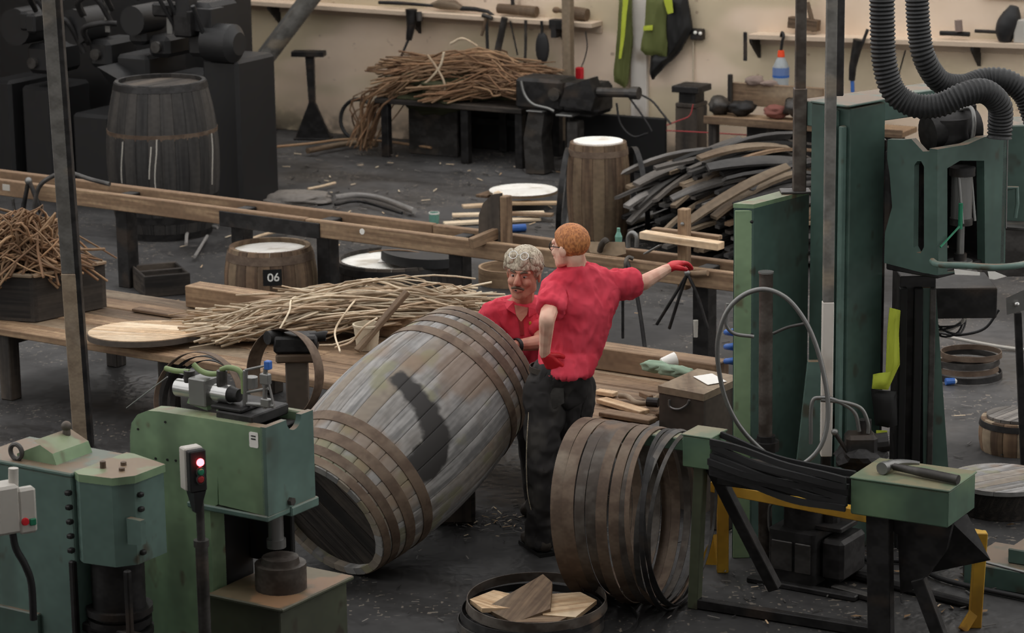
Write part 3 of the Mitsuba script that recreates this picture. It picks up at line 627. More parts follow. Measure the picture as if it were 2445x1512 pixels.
for dy in (-.052, .052): r.add(k, 'tie_rod', cyl((.005, cyy + dy, cz_(520)), (-.03, cyy + dy, cz_(400)), .008, n=8), 'steel_dull', 30)
r.add(k, 'green_lever', cat(cyl((0.01, cyy - .08, cz_(470)), (.01, cyy - .08, cz_(530)), .012, n=8), cyl((0.01, cyy - .07, cz_(520)), (0.02, ryz(2240, 500)[0] - .0, cz_(560)), .006, n=6)), 'green_btn', 30)
add(k, 'clamp_jaw', hull([P(x, y, 13.9 + d) for d in (0, .08) for x, y in ((2278, 642), (2340, 650), (2340, 658), (2280, 656))]), 'white', label='pale clamp plate under the head')
add(k, 'clamp_jaw', hull([P(x, y, 13.85 + d) for d in (0, .06) for x, y in ((2358, 648), (2375, 648), (2404, 660), (2375, 668), (2362, 666))]), 'white', label='pale pointed clamp plate')
add(k, 'handle_bar', tube(bez([P(2226, 624, 13.95), P(2242, 632, 13.6), P(2300, 634, 13.55), P(2380, 638, 13.5), P(2440, 632, 13.55), P(2475, 618, 13.9)], 8), .017, 10), 'green_blue', True, label='bent green handle bar')
add(k, 'motor', cat(cyl(P(2215, 320, 14.35), P(2325, 300, 14.45), .10, n=20), cyl(P(2265, 350, 14.4), P(2265, 280, 14.4), .12, n=16), pbox(2290, 250, 2330, 340, 14.4, .15)), 'iron', 30)
add(k, 'oil_pipe', tube(bez([P(2320, 345, 14.3), P(2326, 290, 14.3), P(2318, 258, 14.35), P(2290, 262, 14.4)], 8), .012, 8), 'steel_dull', True)
add(k, 'back_arm', beam(P(2400, 545, 14.6), P(2470, 520, 15.2), .3, .02), 'iron_mid')
add(k, 'side_handle', cat(tube([P(2405, 450, 14.5), P(2428, 448, 14.5), P(2429, 485, 14.5), P(2424, 520, 14.5)], .012, 8), ), 'green_blue', True)
add(k, 'back_box', pbox(2405, 300, 2500, 545, 14.9, .3), 'green_deep')
add(k, 'table', cat(pbox(2215, 690, 2380, 760, 14.6, .4)), 'iron')

# ribbed hoses
def hose(label, pts, rad, Y, group='ribbed black hoses'):
    p_ = bez([P(x, y, Y + dy) for x, y, dy in pts], 60); L = np.r_[0, np.cumsum(np.linalg.norm(np.diff(p_, axis=0), axis=1))]
    n = int(L[-1] / 0.0053); s_ = np.linspace(0, L[-1], n); q_ = np.column_stack([np.interp(s_, L, p_[:, i]) for i in range(3)])
    rr_ = rad * (1 + .055 * np.array([0.9, 1, -1, -0.9])[np.arange(n) % 4])
    return solo('ribbed_hose', label, 'hose', tube(q_, rr_, 18), 'rubber_hose', True, group)
hose('ribbed black hose hanging in front, its bend curling down into the press head', [(2106, -40, 0), (2107, 60, 0), (2112, 150, 0), (2135, 220, 0), (2185, 252, -.02), (2245, 250, -.04), (2300, 226, -.04), (2350, 218, 0), (2386, 250, .05), (2388, 300, .08), (2386, 330, .08)], .062, 14.1)
hose('ribbed black hose hanging behind, its bend running off to the right edge', [(2188, -40, .2), (2194, 70, .2), (2208, 140, .2), (2245, 195, .25), (2300, 205, .3), (2350, 190, .35), (2400, 192, .35), (2445, 225, .35), (2475, 300, .35)], .060, 14.3)

# grey poles
def pole(label, pts, name='pole', cat_='pole'):
    k_ = thing(name, label, cat_, 'steel poles of the machine line'); return k_
k = pole('slim dark steel pole standing on top of the green cabinet', 0)
b = P(1908, 455, 14.5); t_ = P(1908, -30, 14.5)
add(k, 'upper_tube', bx(.055, .055, t_[2] - P(1908, 215, 14.5)[2], (b[0] + .0, 14.5, (t_[2] + P(1908, 215, 14.5)[2]) / 2)), 'rust_grey')
add(k, 'lower_tube', bx(.068, .068, P(1908, 210, 14.5)[2] - zc, (b[0], 14.5, (zc + P(1908, 210, 14.5)[2]) / 2)), 'rust_grey')
add(k, 'foot_plate', bx(.16, .12, .012, (b[0] - .02, 14.5, zc + .008)), 'iron_mid')
k = pole('tall steel pole with a white lower half in front of the green press column', 0)
b = P(1972, 1085, 13.85); zw = P(1972, 720, 13.85)[2]
add(k, 'tube', bx(.055, .055, 3.4 - zw, (b[0], 13.85, (3.4 + zw) / 2)), 'pole_grey')
zd = P(1972, 1088, 13.85)[2]; add(k, 'foot_tube', bx(.05, .05, zd, (b[0], 13.85, zd / 2)), 'iron')
add(k, 'white_sleeve', bx(.058, .058, zw - zd, (b[0], 13.85, (zw + zd) / 2)), 'pillar_mat', label='worn white lower half')
add(k, 'black_cover', bx(.07, .09, 3.4 - P(1998, 228, 13.85)[2], (P(1998, 100, 13.85)[0], 13.87, (3.4 + P(1998, 228, 13.85)[2]) / 2)), 'iron', label='black trunking box')
k = pole('tall leaning grey pole with a pale lower half at the left of the photo', 0)
b, t_ = G(196, 1067), P(118, -20, 16.0); zf = .55
mid = b + (t_ - b) * (P(165, 650, 16.3)[2] / t_[2])
add(k, 'upper_tube', beam(mid, t_, .085, .085, (0, 1, 0)), 'pole_grey'); add(k, 'lower_tube', beam(b, mid, .09, .09, (0, 1, 0)), 'pole_beige', label='pale worn lower half')
add(k, 'edge_angle', beam(b + [.055, 0, 0], t_ + [.05, 0, 0], .03, .09, (0, 1, 0)), 'iron')

# grey pipe standing before the cabinet
k = thing('standing_pipe', 'grey pipe standing upright before the narrow face of the green cabinet', 'pipe')
b, t_ = P(1829, 1062, 13.95), P(1829, 652, 13.95)
add(k, 'tube', cyl(b * [1, 1, 0], t_, .036, n=16), 'rust_grey', 30); add(k, 'rim', cyl(t_, t_ + [0, 0, .008], .041, n=16), 'steel_dull', 30)
add(k, 'flange', cat(cyl(b + [0, 0, -.03], b + [0, 0, .02], .07, n=12), cyl(b + [0, 0, .02], b + [0, 0, .05], .05, n=10)), 'iron', 30)

# wire rope loop
pts = [(1975, 1150), (1905, 1128), (1840, 1092), (1775, 1030), (1735, 960), (1716, 880), (1714, 810), (1735, 745), (1775, 705), (1825, 691), (1875, 710), (1915, 755), (1945, 815), (1966, 890), (1977, 965), (1972, 1030), (1950, 1080), (1905, 1115), (1850, 1128)]
solo('wire_rope', 'big loop of steel wire rope hanging in front of the green cabinet', 'rope', tube(bez([P(x, y, 13.62 - .012 * i) for i, (x, y) in enumerate(pts)], 8), .0125, 8), 'steel_dull', True)
pts = [(1737, 725), (1733, 770), (1752, 796), (1800, 804)]
solo('wire_strand', 'short bent grey wire behind the left side of the rope loop', 'wire', tube(bez([P(x, y, 13.72) for x, y in pts], 8), .010, 8), 'steel_dull', True)
solo('wire_strand', 'dark bent wire behind the right side of the rope loop', 'wire', tube(bez([P(x, y, 13.8) for x, y in ((1845, 797), (1880, 782), (1920, 773))], 8), .008, 8), 'iron_mid', True)

# hydraulic valve with its lever and bent pipes
k = thing('hydraulic_valve', 'black hydraulic valve with lever and two bent steel pipes below the press column', 'valve')
vb = P(2055, 1065, 13.75)
add(k, 'body', cat(bx(.16, .14, .14, vb, .02), cyl(vb + [-.05, 0, 0], vb + [.14, 0, .02], .05, n=12), lump(vb + [0, 0, -.06], (.13, .1, .08), 3, 2, .5), cyl(vb + [.02, 0, 0], vb + [.02, 0, .14], .035, n=10)), 'iron')
add(k, 'lever', cyl(P(1993, 1033, 13.7), P(2030, 1090, 13.7), .012, .009, n=10), 'iron', 30); add(k, 'lever_knob', ball(P(1993, 1032, 13.7), .018), 'steel_dull', True)
for pts in (((1936, 1060), (1938, 965), (1960, 950), (2000, 958), (2040, 985), (2052, 1030)), ((1960, 955), (2010, 960), (2055, 975), (2072, 1010), (2072, 1035))):
    add(k, 'bent_pipe', tube(bez([P(x, y, 13.72) for x, y in pts], 8), .011, 8), 'steel_dull', True)
# hi-vis jacket and dark trousers hung inside the press frame
k = thing('work_jacket', 'yellow hi-vis jacket hanging inside the frame of the green press', 'jacket')
def cloth(outline, Y, d, mat_, parent, name, amp=.02, seed=0):
    o_ = np.array([P(x, y, Y) for x, y in outline]); poly = Polygon(o_[:, [0, 2]]).buffer(0)
    m = trimesh.creation.extrude_polygon(poly, d, engine='earcut'); m = m.subdivide_to_size(.05)
    v = np.array(m.vertices); w = meshkit.fbm(np.column_stack([v[:, 0] * 14, v[:, 1] * 4, v[:, 2] * 2 + seed]), 3, seed) - .5
    edge = np.array([poly.exterior.distance(Point(q)) for q in v[:, :2]])
    vv = np.column_stack([v[:, 0], Y + (v[:, 2] - d / 2) * np.clip(edge / .03, .25, 1) + w * amp * 2, v[:, 1]])
    add(parent, name, (vv, np.array(m.faces)[:, ::-1], vv[:, :2] * 1.0), mat_, True)
cloth(((2124, 735), (2150, 742), (2146, 800), (2148, 870), (2120, 930), (2082, 928), (2085, 895), (2115, 890), (2118, 800)), 14.25, .06, 'hivis', k, 'cloth')
cloth(((2080, 930), (2140, 935), (2142, 1015), (2120, 1020), (2090, 1015)), 14.28, .05, 'dark', k, 'dark_hem')
cloth(((2092, 1028), (2118, 1028), (2118, 1050), (2092, 1050)), 14.24, .02, 'hivis', k, 'stripe')

# ---------------------------------------------------------------- rack in front of the press: green beam, blocks, black straps, hoops hung on its left arm
ZR = 0.93
A_, B_ = G(1428, 1016, ZR - .02), G(2265, 1171, ZR - .10)
k = thing('hoop_rack', 'low green steel rack with dark legs carrying hoops and black straps', 'rack')
d = unit((B_ - A_) * [1, 1, 0]); yaw = -math.degrees(math.atan2(d[1], d[0])); q = Frame(A_ * [1, 1, 0], yaw)
L = np.linalg.norm((B_ - A_)[:2]); xb0 = q.xy(1607, 1048, ZR)[0]; xb1 = xb0 + .16; xr0 = q.xy(2056, 1122, ZR - .10)[0]
q.add(k, 'arm', cb(-.02, xb0 + .02, 0.02, 0.12, ZR - .10, ZR - .035), 'green_worn')
q.add(k, 'end_block', cat(cb(xb0, xb1, -.01, .17, ZR - .17, ZR - .008), cb(xb0 - .004, xb1 + .004, -.014, .174, ZR - .008, ZR)), 'green_worn')
q.add(k, 'long_beam', cb(xb1, xr0 + .02, 0.05, .13, ZR - .26, ZR - .12), 'iron')
zr = ZR - .10
q.add(k, 'anvil_block', cat(cb(xr0, L, 0.0, .36, zr - .19, zr - .012), cb(xr0 - .005, L + .006, -.006, .366, zr - .012, zr)), 'green_worn', label='green block with dusty top under the hammer')
def qf(px, py): g_ = G(px, py); l_ = q.R.T @ (g_ - q.o); return l_
lg = qf(1642, 1462)
q.add(k, 'leg', beam((xb0 + .07, .06, ZR - .17), (lg[0], .06, 0), .055, .055, (0, 1, 0)), 'green_dirty')
q.add(k, 'strut', beam((xb0 + .12, .09, ZR - .18), (xb0 + .42, .2, .12), .06, .06, (0, 1, 0)), 'iron')
q.add(k, 'leg', beam((xr0 + .12, .08, zr - .19), (xr0 + .14, .08, 0), .12, .06, (0, 1, 0)), 'iron')
q.add(k, 'gusset', q.side([(xr0 + .06, zr - .19), (L - .02, zr - .19), (L - .05, zr - .34), (xr0 + .32, zr - .55), (xr0 + .22, zr - .6), (xr0 + .2, zr - .3)], .12, .15), 'iron')
q.add(k, 'gusset', hull([(L - .05 + a_, .14 + b_, c_) for a_, b_, c_ in ((0, 0, zr - .19), (0, .1, zr - .19), (.05, .12, zr - .19), (.12, .14, zr - .42), (.16, .16, zr - .42), (-.1, 0, zr - .48))]), 'iron')
q.add(k, 'leg', beam((xr0 + .32, .1, zr - .5), (xr0 + .46, .1, 0), .07, .05, (0, 1, 0)), 'iron')
q.add(k, 'floor_bar', cat(beam((lg[0], .06, .03), (xr0 + .14, .08, .03), .05, .05)), 'iron')
# black straps slung from the block to the anvil block
GS = 'black straps slung along the rack'
NST = ['black strap slung highest along the rack, nearest its top edge', 'second black strap down on the rack', 'third black strap down on the rack', 'middle black strap of those slung on the rack', 'fifth black strap down on the rack', 'sixth black strap down on the rack', 'lowest black strap sagging under the rack beam', 'thin black strap lying furthest back on the rack']
for i in range(8):
    za = ZR - .015 - .025 * i; zb = zr - .01 - .024 * i; sag = .004 + .02 * rnd.random() + (.012 if i > 4 else 0); n = 13
    t = np.linspace(0, 1, n); yy = -.03 - .012 * math.sin(i * 2.1) + (.12 if i == 7 else 0)
    pth = np.column_stack([xb1 + .005 + (xr0 - xb1 - .01) * t, yy + .02 * np.sin(t * 5 + i), za + (zb - za) * t - sag * np.sin(math.pi * t) + .006 * np.sin(t * 9 + i * 2)])
    if i == 7: pth[:, 2] += .175
    h_, w_ = .0155, .009
    sec = np.array([[(0, -w_, -h_), (0, w_, -h_), (0, w_, h_), (0, -w_, h_)]]) ; V = pth[:, None, :] + sec
    m = grid(V, n, 4, closed_v=True); e0 = hull(np.vstack([V[0], V[0] + [.01, 0, 0]])); e1 = hull(np.vstack([V[-1], V[-1] - [.01, 0, 0]]))
    vol = np.einsum('ij,ij->i', m[0][m[1][:, 0]] - pth[0], np.cross(m[0][m[1][:, 1]] - pth[0], m[0][m[1][:, 2]] - pth[0])).sum()
    if vol < 0: m = (m[0], m[1][:, ::-1], m[2])
    solo('black_strap', NST[i], 'strap', cat(m, e0, e1), 'rubber', 50, GS, R=q.R, t=q.o)
# hoops hung on the arm
names = ['outermost', 'second', 'third', 'fourth', 'fifth', 'sixth', 'seventh', 'eighth', 'ninth', 'tenth', 'eleventh', 'innermost']
pos = [0.0, 0.067, 0.132, 0.188, 0.25, 0.315, 0.374, 0.42, 0.45, 0.475, 0.495, .512]
wid = [.066, .064, .055, .066, .06, .056, .045, .03, .026, .024, .02, .02]
mats = ['rust', 'rust', 'rust_grey', 'rust_grey', 'rust', 'rust', 'rust_grey', 'iron_mid', 'rust', 'iron', 'iron_mid', 'iron']
xs = -.02 + np.array(pos) * (xb0 - 0.0) / .52
for i in range(12):
    Rr = .475 - (.018 * rnd.random() + .006 * (i % 4)); top = ZR - .032
    sw = math.radians(rnd.uniform(-2, 2)); tilt = math.radians(-6 + .35 * i if i < 7 else rnd.uniform(-10, 6)); yw = math.radians(6 + (rnd.uniform(-1, 1) if i < 7 else rnd.uniform(-9, 9)))
    Rm = Rz(yw) @ Ry(math.pi / 2 + tilt); x = xs[i]
    m = tf(band(Rr, Rr - .008, wid[i] * (xb0 / .52) * 1.0, .0045, 64), None, (0, 0, -wid[i] / 2))
    hc = Rm @ np.array([-(Rr - .012), 0, 0])
    c = np.array([x, .07 + math.sin(sw) * .2, top]) - np.array([0, 0, (Rr - .012) * math.cos(tilt)]) - [math.sin(tilt) * Rr * -1, 0, 0]
    zmin = c[2] - Rr
    solo('hoop', f'{names[i]} of the iron hoops hung on the rack arm, counted from the worker' if i < 11 else 'innermost iron hoop on the rack arm, against the green block', 'hoop', m, mats[i], True, 'iron hoops hung on the rack arm', R=q.R @ Rm, t=q.at(*c))
# hammer on the anvil block
k = thing('hammer', 'grey claw hammer lying on the green block of the rack', 'hammer')
a, b = G(2122, 1112, zr + .032), G(2288, 1146, zr + .026); dd = unit(b - a); nn = np.cross([0, 0, 1], dd)
add(k, 'handle', tube([a + dd * .03, a + dd * .12, a + dd * .2, b], [.018, .02, .024, .024], 10), 'iron_mid', True)
add(k, 'head', cat(cyl(a - nn * .065, a - nn * .035, .031, n=14), cyl(a - nn * .04, a + nn * .035, .024, n=12), tube(bez([a + nn * .02, a + nn * .07 + dd * .02, a + nn * .11 + dd * .06, a + nn * .125 + dd * .10], 6), np.linspace(.024, .008, 18), 8)), 'steel_dull', 40)
# pump
p_ = Frame(G(1930, 1412) * [1, 1, 0], 33)
k = thing('pump_unit', 'dark boxy pump unit standing on the floor behind the rack', 'pump')
def px_(x, y, yy=0.0): v_ = p_.xz(x, y, yy); return v_[0], v_[1]
xl, zt = px_(1832, 1262); xr = px_(1945, 1300)[0]
p_.add(k, 'body', tf(prism(rnd_rect(xl, 0.0, xr, .36, .03), zt - .03), None, (0, 0, .03)), 'iron')
p_.add(k, 'front_panel', cb(xl + .03, xl + .15, -.012, .0, .09, zt - .05), 'iron_mid'); p_.add(k, 'front_panel', cb(xl + .165, xr - .02, -.012, 0, .09, zt - .05), 'iron_mid')
p_.add(k, 'drive', cat(cyl(((xl + xr) / 2, .16, zt), ((xl + xr) / 2, .16, zt + .2), .11, n=20), cyl(((xl + xr) / 2 + .13, .2, zt), ((xl + xr) / 2 + .13, .2, zt + .08), .05, n=12), cb(xl + .05, xr + .1, .1, .3, zt, zt + .03)), 'iron', 30)
p_.add(k, 'hand_grip', tube(bez([(xl - .005, .1, .42), (xl - .04, .1, .38), (xl - .04, .1, .27), (xl - .005, .1, .22)], 6), .008, 8), 'steel_dull', True)
p_.add(k, 'skid', cat(cb(xl - .1, xr + .25, -.04, .02, 0, .03), cb(xl - .1, xr + .25, .34, .4, 0, .03)), 'iron')
p_.add(k, 'side_tank', cat(cb(xr, xr + .13, .06, .34, .05, zt - .03, .02)), 'iron')
# yellow guard rail
k = thing('guard_rail', 'yellow steel guard rail behind the pump with a rusty post at the right', 'rail')
ya, yd = P(1703, 1160, 14.0), unit([math.cos(math.radians(37)), -math.sin(math.radians(37)), 0])
yb = ya + yd * ((P(2352, 1262, 12.95)[0] - ya[0]) / yd[0])
add(k, 'top_rail', beam(ya, yb, .06, .06), 'yellow')
add(k, 'post', beam(yb + [0, 0, .03], yb * [1, 1, 0] + [-.02, 0, 0], .06, .06, (0, 1, 0)), 'yellow', label='rusty yellow corner post')
add(k, 'brace', beam(yb * [1, 1, .25], yb * [1, 1, 0] + [-.09, -.06, .0], .05, .02, (0, 1, 0)), 'yellow')
fo = G(1712, 1350)
add(k, 'post', beam(ya + yd * .06, (ya + yd * .06) * [1, 1, 0], .06, .06, (0, 1, 0)), 'yellow')
add(k, 'foot_plate', hull([np.array(z_) for z_ in (fo, fo + [-.1, .02, 0], fo + [.02, .06, 0], fo + [-.02, .03, .16], fo + [0, .04, .16])]), 'yellow')
solo('floor_pipe', 'dark pipe lying on the floor under the anvil block of the rack', 'pipe', cyl(G(1990, 1372) + [0, 0, .025], G(2320, 1455) + [0, 0, .025], .024, n=10), 'iron', 30, 'pipes on the floor by the rack')
solo('floor_pipe', 'grey flat bar lying on the floor before the pump unit', 'pipe', beam(G(1990, 1412) + [0, 0, .02], G(2130, 1450) + [0, 0, .02], .05, .03), 'iron_mid', False, 'pipes on the floor by the rack')
solo('floor_cable', 'black cable lying across the floor from the pump to the right edge', 'cable', tube(bez([G(2020, 1300) + [0, 0, .02], G(2070, 1345) + [0, 0, .02], G(2160, 1350) + [0, 0, .02], G(2260, 1395) + [0, 0, .02], G(2460, 1440) + [0, 0, .02]], 8), .014, 8), 'rubber', True)

# ---------------------------------------------------------------- long timber rail pair on dark posts, running across the shop
ZT = 0.76
ra, rb_ = G(0, 430, ZT), G(1750, 652, ZT)
rd = unit(rb_ - ra); RY = -math.degrees(math.atan2(rd[1], rd[0])); e = Frame(ra * [1, 1, 0], RY); RL = np.linalg.norm(rb_ - ra)
k = thing('timber_rail', 'long pair of pale timber rails on dark posts crossing the whole shop', 'rail')
e.add(k, 'rail', cb(-.6, RL * .46, 0, .065, ZT - .125, ZT), 'wood_beam'); e.add(k, 'rail', cb(RL * .46 + .004, RL + .3, 0, .065, ZT - .128, ZT - .004), 'wood_beam')
e.add(k, 'rail', cb(-.6, RL * .6, .30, .365, ZT - .12, ZT), 'wood_beam'); e.add(k, 'rail', cb(RL * .6 + .004, RL + .3, .30, .365, ZT - .12, ZT - .004), 'wood_beam')
for px in (265, 541, 745, 1062, 1650):
    x = e.xz(px, 560)[0]; e.add(k, 'post', cat(cb(x - .06, x + .06, .12, .24, 0, ZT - .1), cb(x - .05, x + .05, .066, .30, ZT - .13, ZT - .03)), 'iron')
x0, x1 = e.xz(525, 520)[0], e.xz(765, 560)[0]
e.add(k, 'splice_plate', cb(x0, x1, -.012, 0.0, ZT - .135, ZT - .02), 'iron', label='dark splice plate over the joint')
c = e.xz(865, 553); e.add(k, 'washer', cyl((c[0], -.004, c[1]), (c[0], .002, c[1]), .022, n=16), 'white', 30, label='round white disc on the rail')
c = e.xz(15, 448); e.add(k, 'name_plate', cb(c[0] - .04, c[0] + .04, -.004, .002, c[1] - .025, c[1] + .025), 'grey_plastic')
def ex(px, py, y=0.0): v_ = e.xz(px, py, y); return np.array([v_[0], y, v_[1]])
# quarter-round rest with its cross handle
k = thing('wooden_rest', 'wooden rest with a dark quarter-round board and a cross bar straddling the rail', 'rest')
out = [e.xz(*q_, .12) for q_ in ((1146, 568), (1147, 512), (1157, 485), (1178, 464), (1196, 462), (1198, 592), (1146, 590))]
e.add(k, 'board', e.side(out, .10, .14), 'wood_dark'); a = ex(1204, 462, .1); b = ex(1206, 592, .1)
e.add(k, 'edge_post', cb(a[0] - .028, a[0] + .028, .08, .16, b[2], a[2] - .02), 'wood_old'); e.add(k, 'peg', hull(np.vstack([ball(ex(1190, 475, .2), .05, 1, (1.1, .5, 1.2))[0]])), 'wood_pale')
e.add(k, 'cross_bar', beam(ex(1124, 582, -.10), ex(1188, 556, .12), .05, .075), 'wood_old')
# cross-shaped wooden clamp
k = thing('wooden_clamp', 'cross-shaped wooden clamp standing on the rail under the outstretched hand', 'clamp')
a, b = ex(1634, 498, .18), ex(1634, 690, .18); e.add(k, 'post', cb(a[0] - .035, a[0] + .035, .145, .215, b[2], a[2]), 'wood_beam')
e.add(k, 'cross_piece', beam(ex(1534, 560, .10), ex(1722, 588, .10), .09, .05), 'wood_pale'); e.add(k, 'cross_piece', beam(ex(1560, 548, .26), ex(1720, 568, .26), .06, .03), 'wood_beam')
e.add(k, 'bolt', ball(ex(1629, 535, .14), .014, 1), 'steel_dull'); e.add(k, 'metal_strap', beam(ex(1540, 606, .05), ex(1578, 585, .05), .05, .012), 'steel_dull'); e.add(k, 'foot_bar', cyl(ex(1640, 655, -.03), ex(1690, 652, -.03), .02, n=10), 'wood_old')
k = thing('hand_plane', 'wooden hand plane lying on the rail behind the red-haired worker', 'plane')
e.add(k, 'body', cat(hull([ex(1402, 577, .1 + d) + [0, 0, 0] for d in (0, .14)] + [ex(1408, 603, .1 + d) for d in (0, .14)] + [ex(1470, 612, .1 + d) for d in (0, .14)] + [ex(1495, 606, .1 + d) for d in (0, .14)] + [ex(1492, 578, .1 + d) for d in (0, .14)])), 'wood_old')
e.add(k, 'grip', tube(bez([ex(1432, 600, .08), ex(1436, 586, .06), ex(1445, 574, .06), ex(1450, 580, .06)], 5), [.02] * 5 + [.022] * 11, 8), 'wood_dark', True)
# hooks, rods and tongs hung on the rail
def hang(label, pts, r_, m, y=-.05, name='iron_hook', cat_='hook', group=None, n=8):
    return solo(name, label, cat_, tube(bez([ex(px, py, y + dy) for px, py, dy in pts], 8), r_, n), m, True, group, R=e.R, t=e.o)
hang('grey U-shaped hook standing over the rail beside the hand plane', ((1500, 592, .1), (1500, 566, .1), (1510, 556, .1), (1520, 566, .1), (1520, 590, .1)), .016, 'steel_dull')
hang('dark C-shaped hook gripping the rail near the outstretched arm', ((1512, 655, 0), (1498, 650, -.01), (1494, 628, -.01), (1500, 615, 0.02), (1512, 618, .04)), .014, 'iron_mid')
hang('long black rod leaning from the rail down to the rags on the bench', ((1498, 625, 0), (1515, 680, -.05), (1530, 760, -.1), (1546, 882, -.2)), .014, 'iron', name='iron_rod', cat_='rod')
hang('shorter black rod hanging straight down below the rail', ((1487, 650, 0), (1487, 720, 0), (1487, 808, 0)), .010, 'iron', name='iron_rod', cat_='rod')
k = thing('iron_tongs', 'black iron tongs hanging spread from the rail below the wooden clamp', 'tongs')
for pts in (((1641, 655), (1605, 715), (1568, 775)), ((1641, 655), (1625, 700), (1598, 785)), ((1642, 655), (1665, 705), (1690, 785))):
    e.add(k, 'shank', tube(bez([ex(px, py, -.06) for px, py in pts], 6), .011, 8), 'iron', True)
e.add(k, 'pivot', ball(ex(1641, 652, -.06), .022, 1), 'steel_dull', True)
solo('water_bottle', 'small pale bottle hanging below the rail beside the tongs', 'bottle', cyl(ex(1661, 805, -.06), ex(1661, 765, -.06),   .014, .017, n=12), 'grey_plastic', 30, R=e.R, t=e.o)
solo('glass_bottle', 'small pale green bottle standing on the rail beside the narrow barrel', 'bottle', tf(lathe([(0, 0), (.022, 0), (.026, .05), (.012, .085), (.012, .11), (0, .11)], 14), None, ex(1477, 582, .33)), 'mint', True, R=e.R, t=e.o)
# grips and hoop leaning on the rail at the left
k = thing('pincers', 'long black pincers standing in the brown rushes against the rail', 'pincers')
for pts in (((68, 432), (55, 500), (40, 580)), ((70, 432), (92, 490), (122, 575))): e.add(k, 'arm', tube(bez([ex(px, py, -.1) for px, py in pts], 6), np.r_[np.full(6, .018), np.full(7, .022)], 8), 'iron', True)
e.add(k, 'head', ball(ex(68, 432, -.1), .03, 1), 'steel_dull', True)
hang('bent grey iron loop standing in the rushes and arching over the rail', ((88, 640, -.12), (84, 560, -.12), (82, 500, -.12), (92, 450, -.12), (118, 425, -.10), (160, 412, -.05), (215, 428, -.02), (262, 440, 0.0)), .018, 'iron_mid', name='iron_loop', cat_='hoop')
hang('short dark bent bar beside the pincers against the rail', ((30, 475, -.06), (36, 510, -.06), (44, 545, -.08)), .012, 'iron_mid', name='iron_bar', cat_='bar')
# low wooden tub ring, wooden vat with white and black top
tub = G(1212, 690); solo('wooden_ring', 'low round wooden ring standing on the floor under the rail behind the grey-haired man', 'ring', tf(band(.225, .225, .13, .02, 40), None, tub + [0, .225, 0]), 'wood_beam', True)
upright('wide low vat with a white top and a black sheet over its right half', 935, 738, .30, .43, .45, 26, [(.23, .05)], heads=((1, 'head_white'),), wood='wood_dark', hoop_mat='iron', cat_='vat', name='vat')
vc = G(935, 738) + [0, .43, .30]
hd = Point(0, 0).buffer(.33, 24)
solo('black_sheet', 'black rounded sheet lying over the right half of the white-topped vat', 'sheet', tf(prism(hd, .07), Ry(.06), vc + [.24, -.03, -.012]), 'rubber')
pc = G(1040, 690); tt = np.linspace(0.15, 1.9, 14)
solo('bent_lath', 'thin bent lath arching over the black sheet of the vat', 'lath', tube([vc + [.55 * math.cos(t), -.1, -.25 + .33 * math.sin(t)] for t in tt], .006, 6), 'wood_beam', True)
solo('paper_scrap', 'scrap of white paper on the white top of the vat', 'paper', hull([vc + [x, y, z] for x, y, z in ((-.12, -.02, -.03), (.02, -.06, -.028), (.0, .05, -.015), (-.1, .06, -.026), (-.05, 0, -.012))]), 'white')
# stencil patch on the white-topped barrel: black patch with white marks
bc = G(642, 772) + [0, .30, 0]; Rb2 = radius(.34, .52, .30, .345) + .005
def curved(a0, a1, z0, z1, Rr, t=.002): return lathe([(Rr, z0), (Rr + t, z0), (Rr + t, z1), (Rr, z1)], 8, a0, a1, True)
ang0 = math.radians(-90)
solo_k = [k_ for k_ in labels if k_.startswith('barrel')][-1]
kb = [k_ for k_ in labels if 'stencil patch' in labels[k_].get('label', '')][0]
add(kb, 'stencil_patch', tf(curved(ang0 - .08, ang0 + .32, .29, .41, Rb2), None, bc), 'black', True, label='black stencilled patch')
for tx, aa in (('0', .0), ('6', .13)):
    m = trimesh.Trimesh(*tri_mesh(meshkit.text_mesh(tx, .055, .003, True))[:2], process=False); v = np.array(m.vertices)
    th_ = ang0 + aa + v[:, 0] / Rb2; rr_ = Rb2 + .002 + v[:, 2]; vv = np.column_stack([rr_ * np.cos(th_), rr_ * np.sin(th_), v[:, 1] + .325]) + bc
    add(kb, 'white_number', (vv, np.array(m.faces), v[:, :2]), 'white', False)

# ---------------------------------------------------------------- long low bench behind the cask, with rushes, barrel head, tools
ZB = 0.50
ba, bb = G(-40, 778, ZB), G(1440, 1022, ZB)
bd = unit(bb - ba); bq = Frame(ba * [1, 1, 0], -math.degrees(math.atan2(bd[1], bd[0]))); BLn = np.linalg.norm(bb - ba) + .10
k = thing('work_bench', 'long low bench of worn planks running behind the tipped cask', 'bench')
DB = 1.25; npl = 6
for i in range(npl):
    y0 = i * DB / npl
    for a, b in ((-.2, BLn * (.35 + .07 * (i % 3))), (BLn * (.35 + .07 * (i % 3)) + .005, BLn)):
        bq.add(k, 'plank', cb(a, b, y0 + .003, y0 + DB / npl - .003, ZB - .05 - .004 * (i % 2), ZB - .004 * (i % 2)), 'wood_old' if i % 2 else 'wood_beam')
for x in (.12, 1.5, 2.9, 4.3, 5.5):
    for y in (.1, DB - .12): bq.add(k, 'leg', cb(x - .05, x + .05, y - .05, y + .05, 0, ZB - .05), 'wood_dark')
    bq.add(k, 'bearer', cb(x - .04, x + .04, .05, DB - .05, ZB - .13, ZB - .05), 'wood_dark')
bq.add(k, 'back_timber', cb(.8, 3.1, DB - .16, DB, ZB + .003, ZB + .15), 'wood_beam'); bq.add(k, 'back_timber', cb(3.3, BLn, DB - .16, DB, ZB + .003, ZB + .14), 'wood_beam')
def bx3(px, py, z=0.0): v_ = bq.xy(px, py, ZB + z); return np.array([v_[0], v_[1], ZB + z])
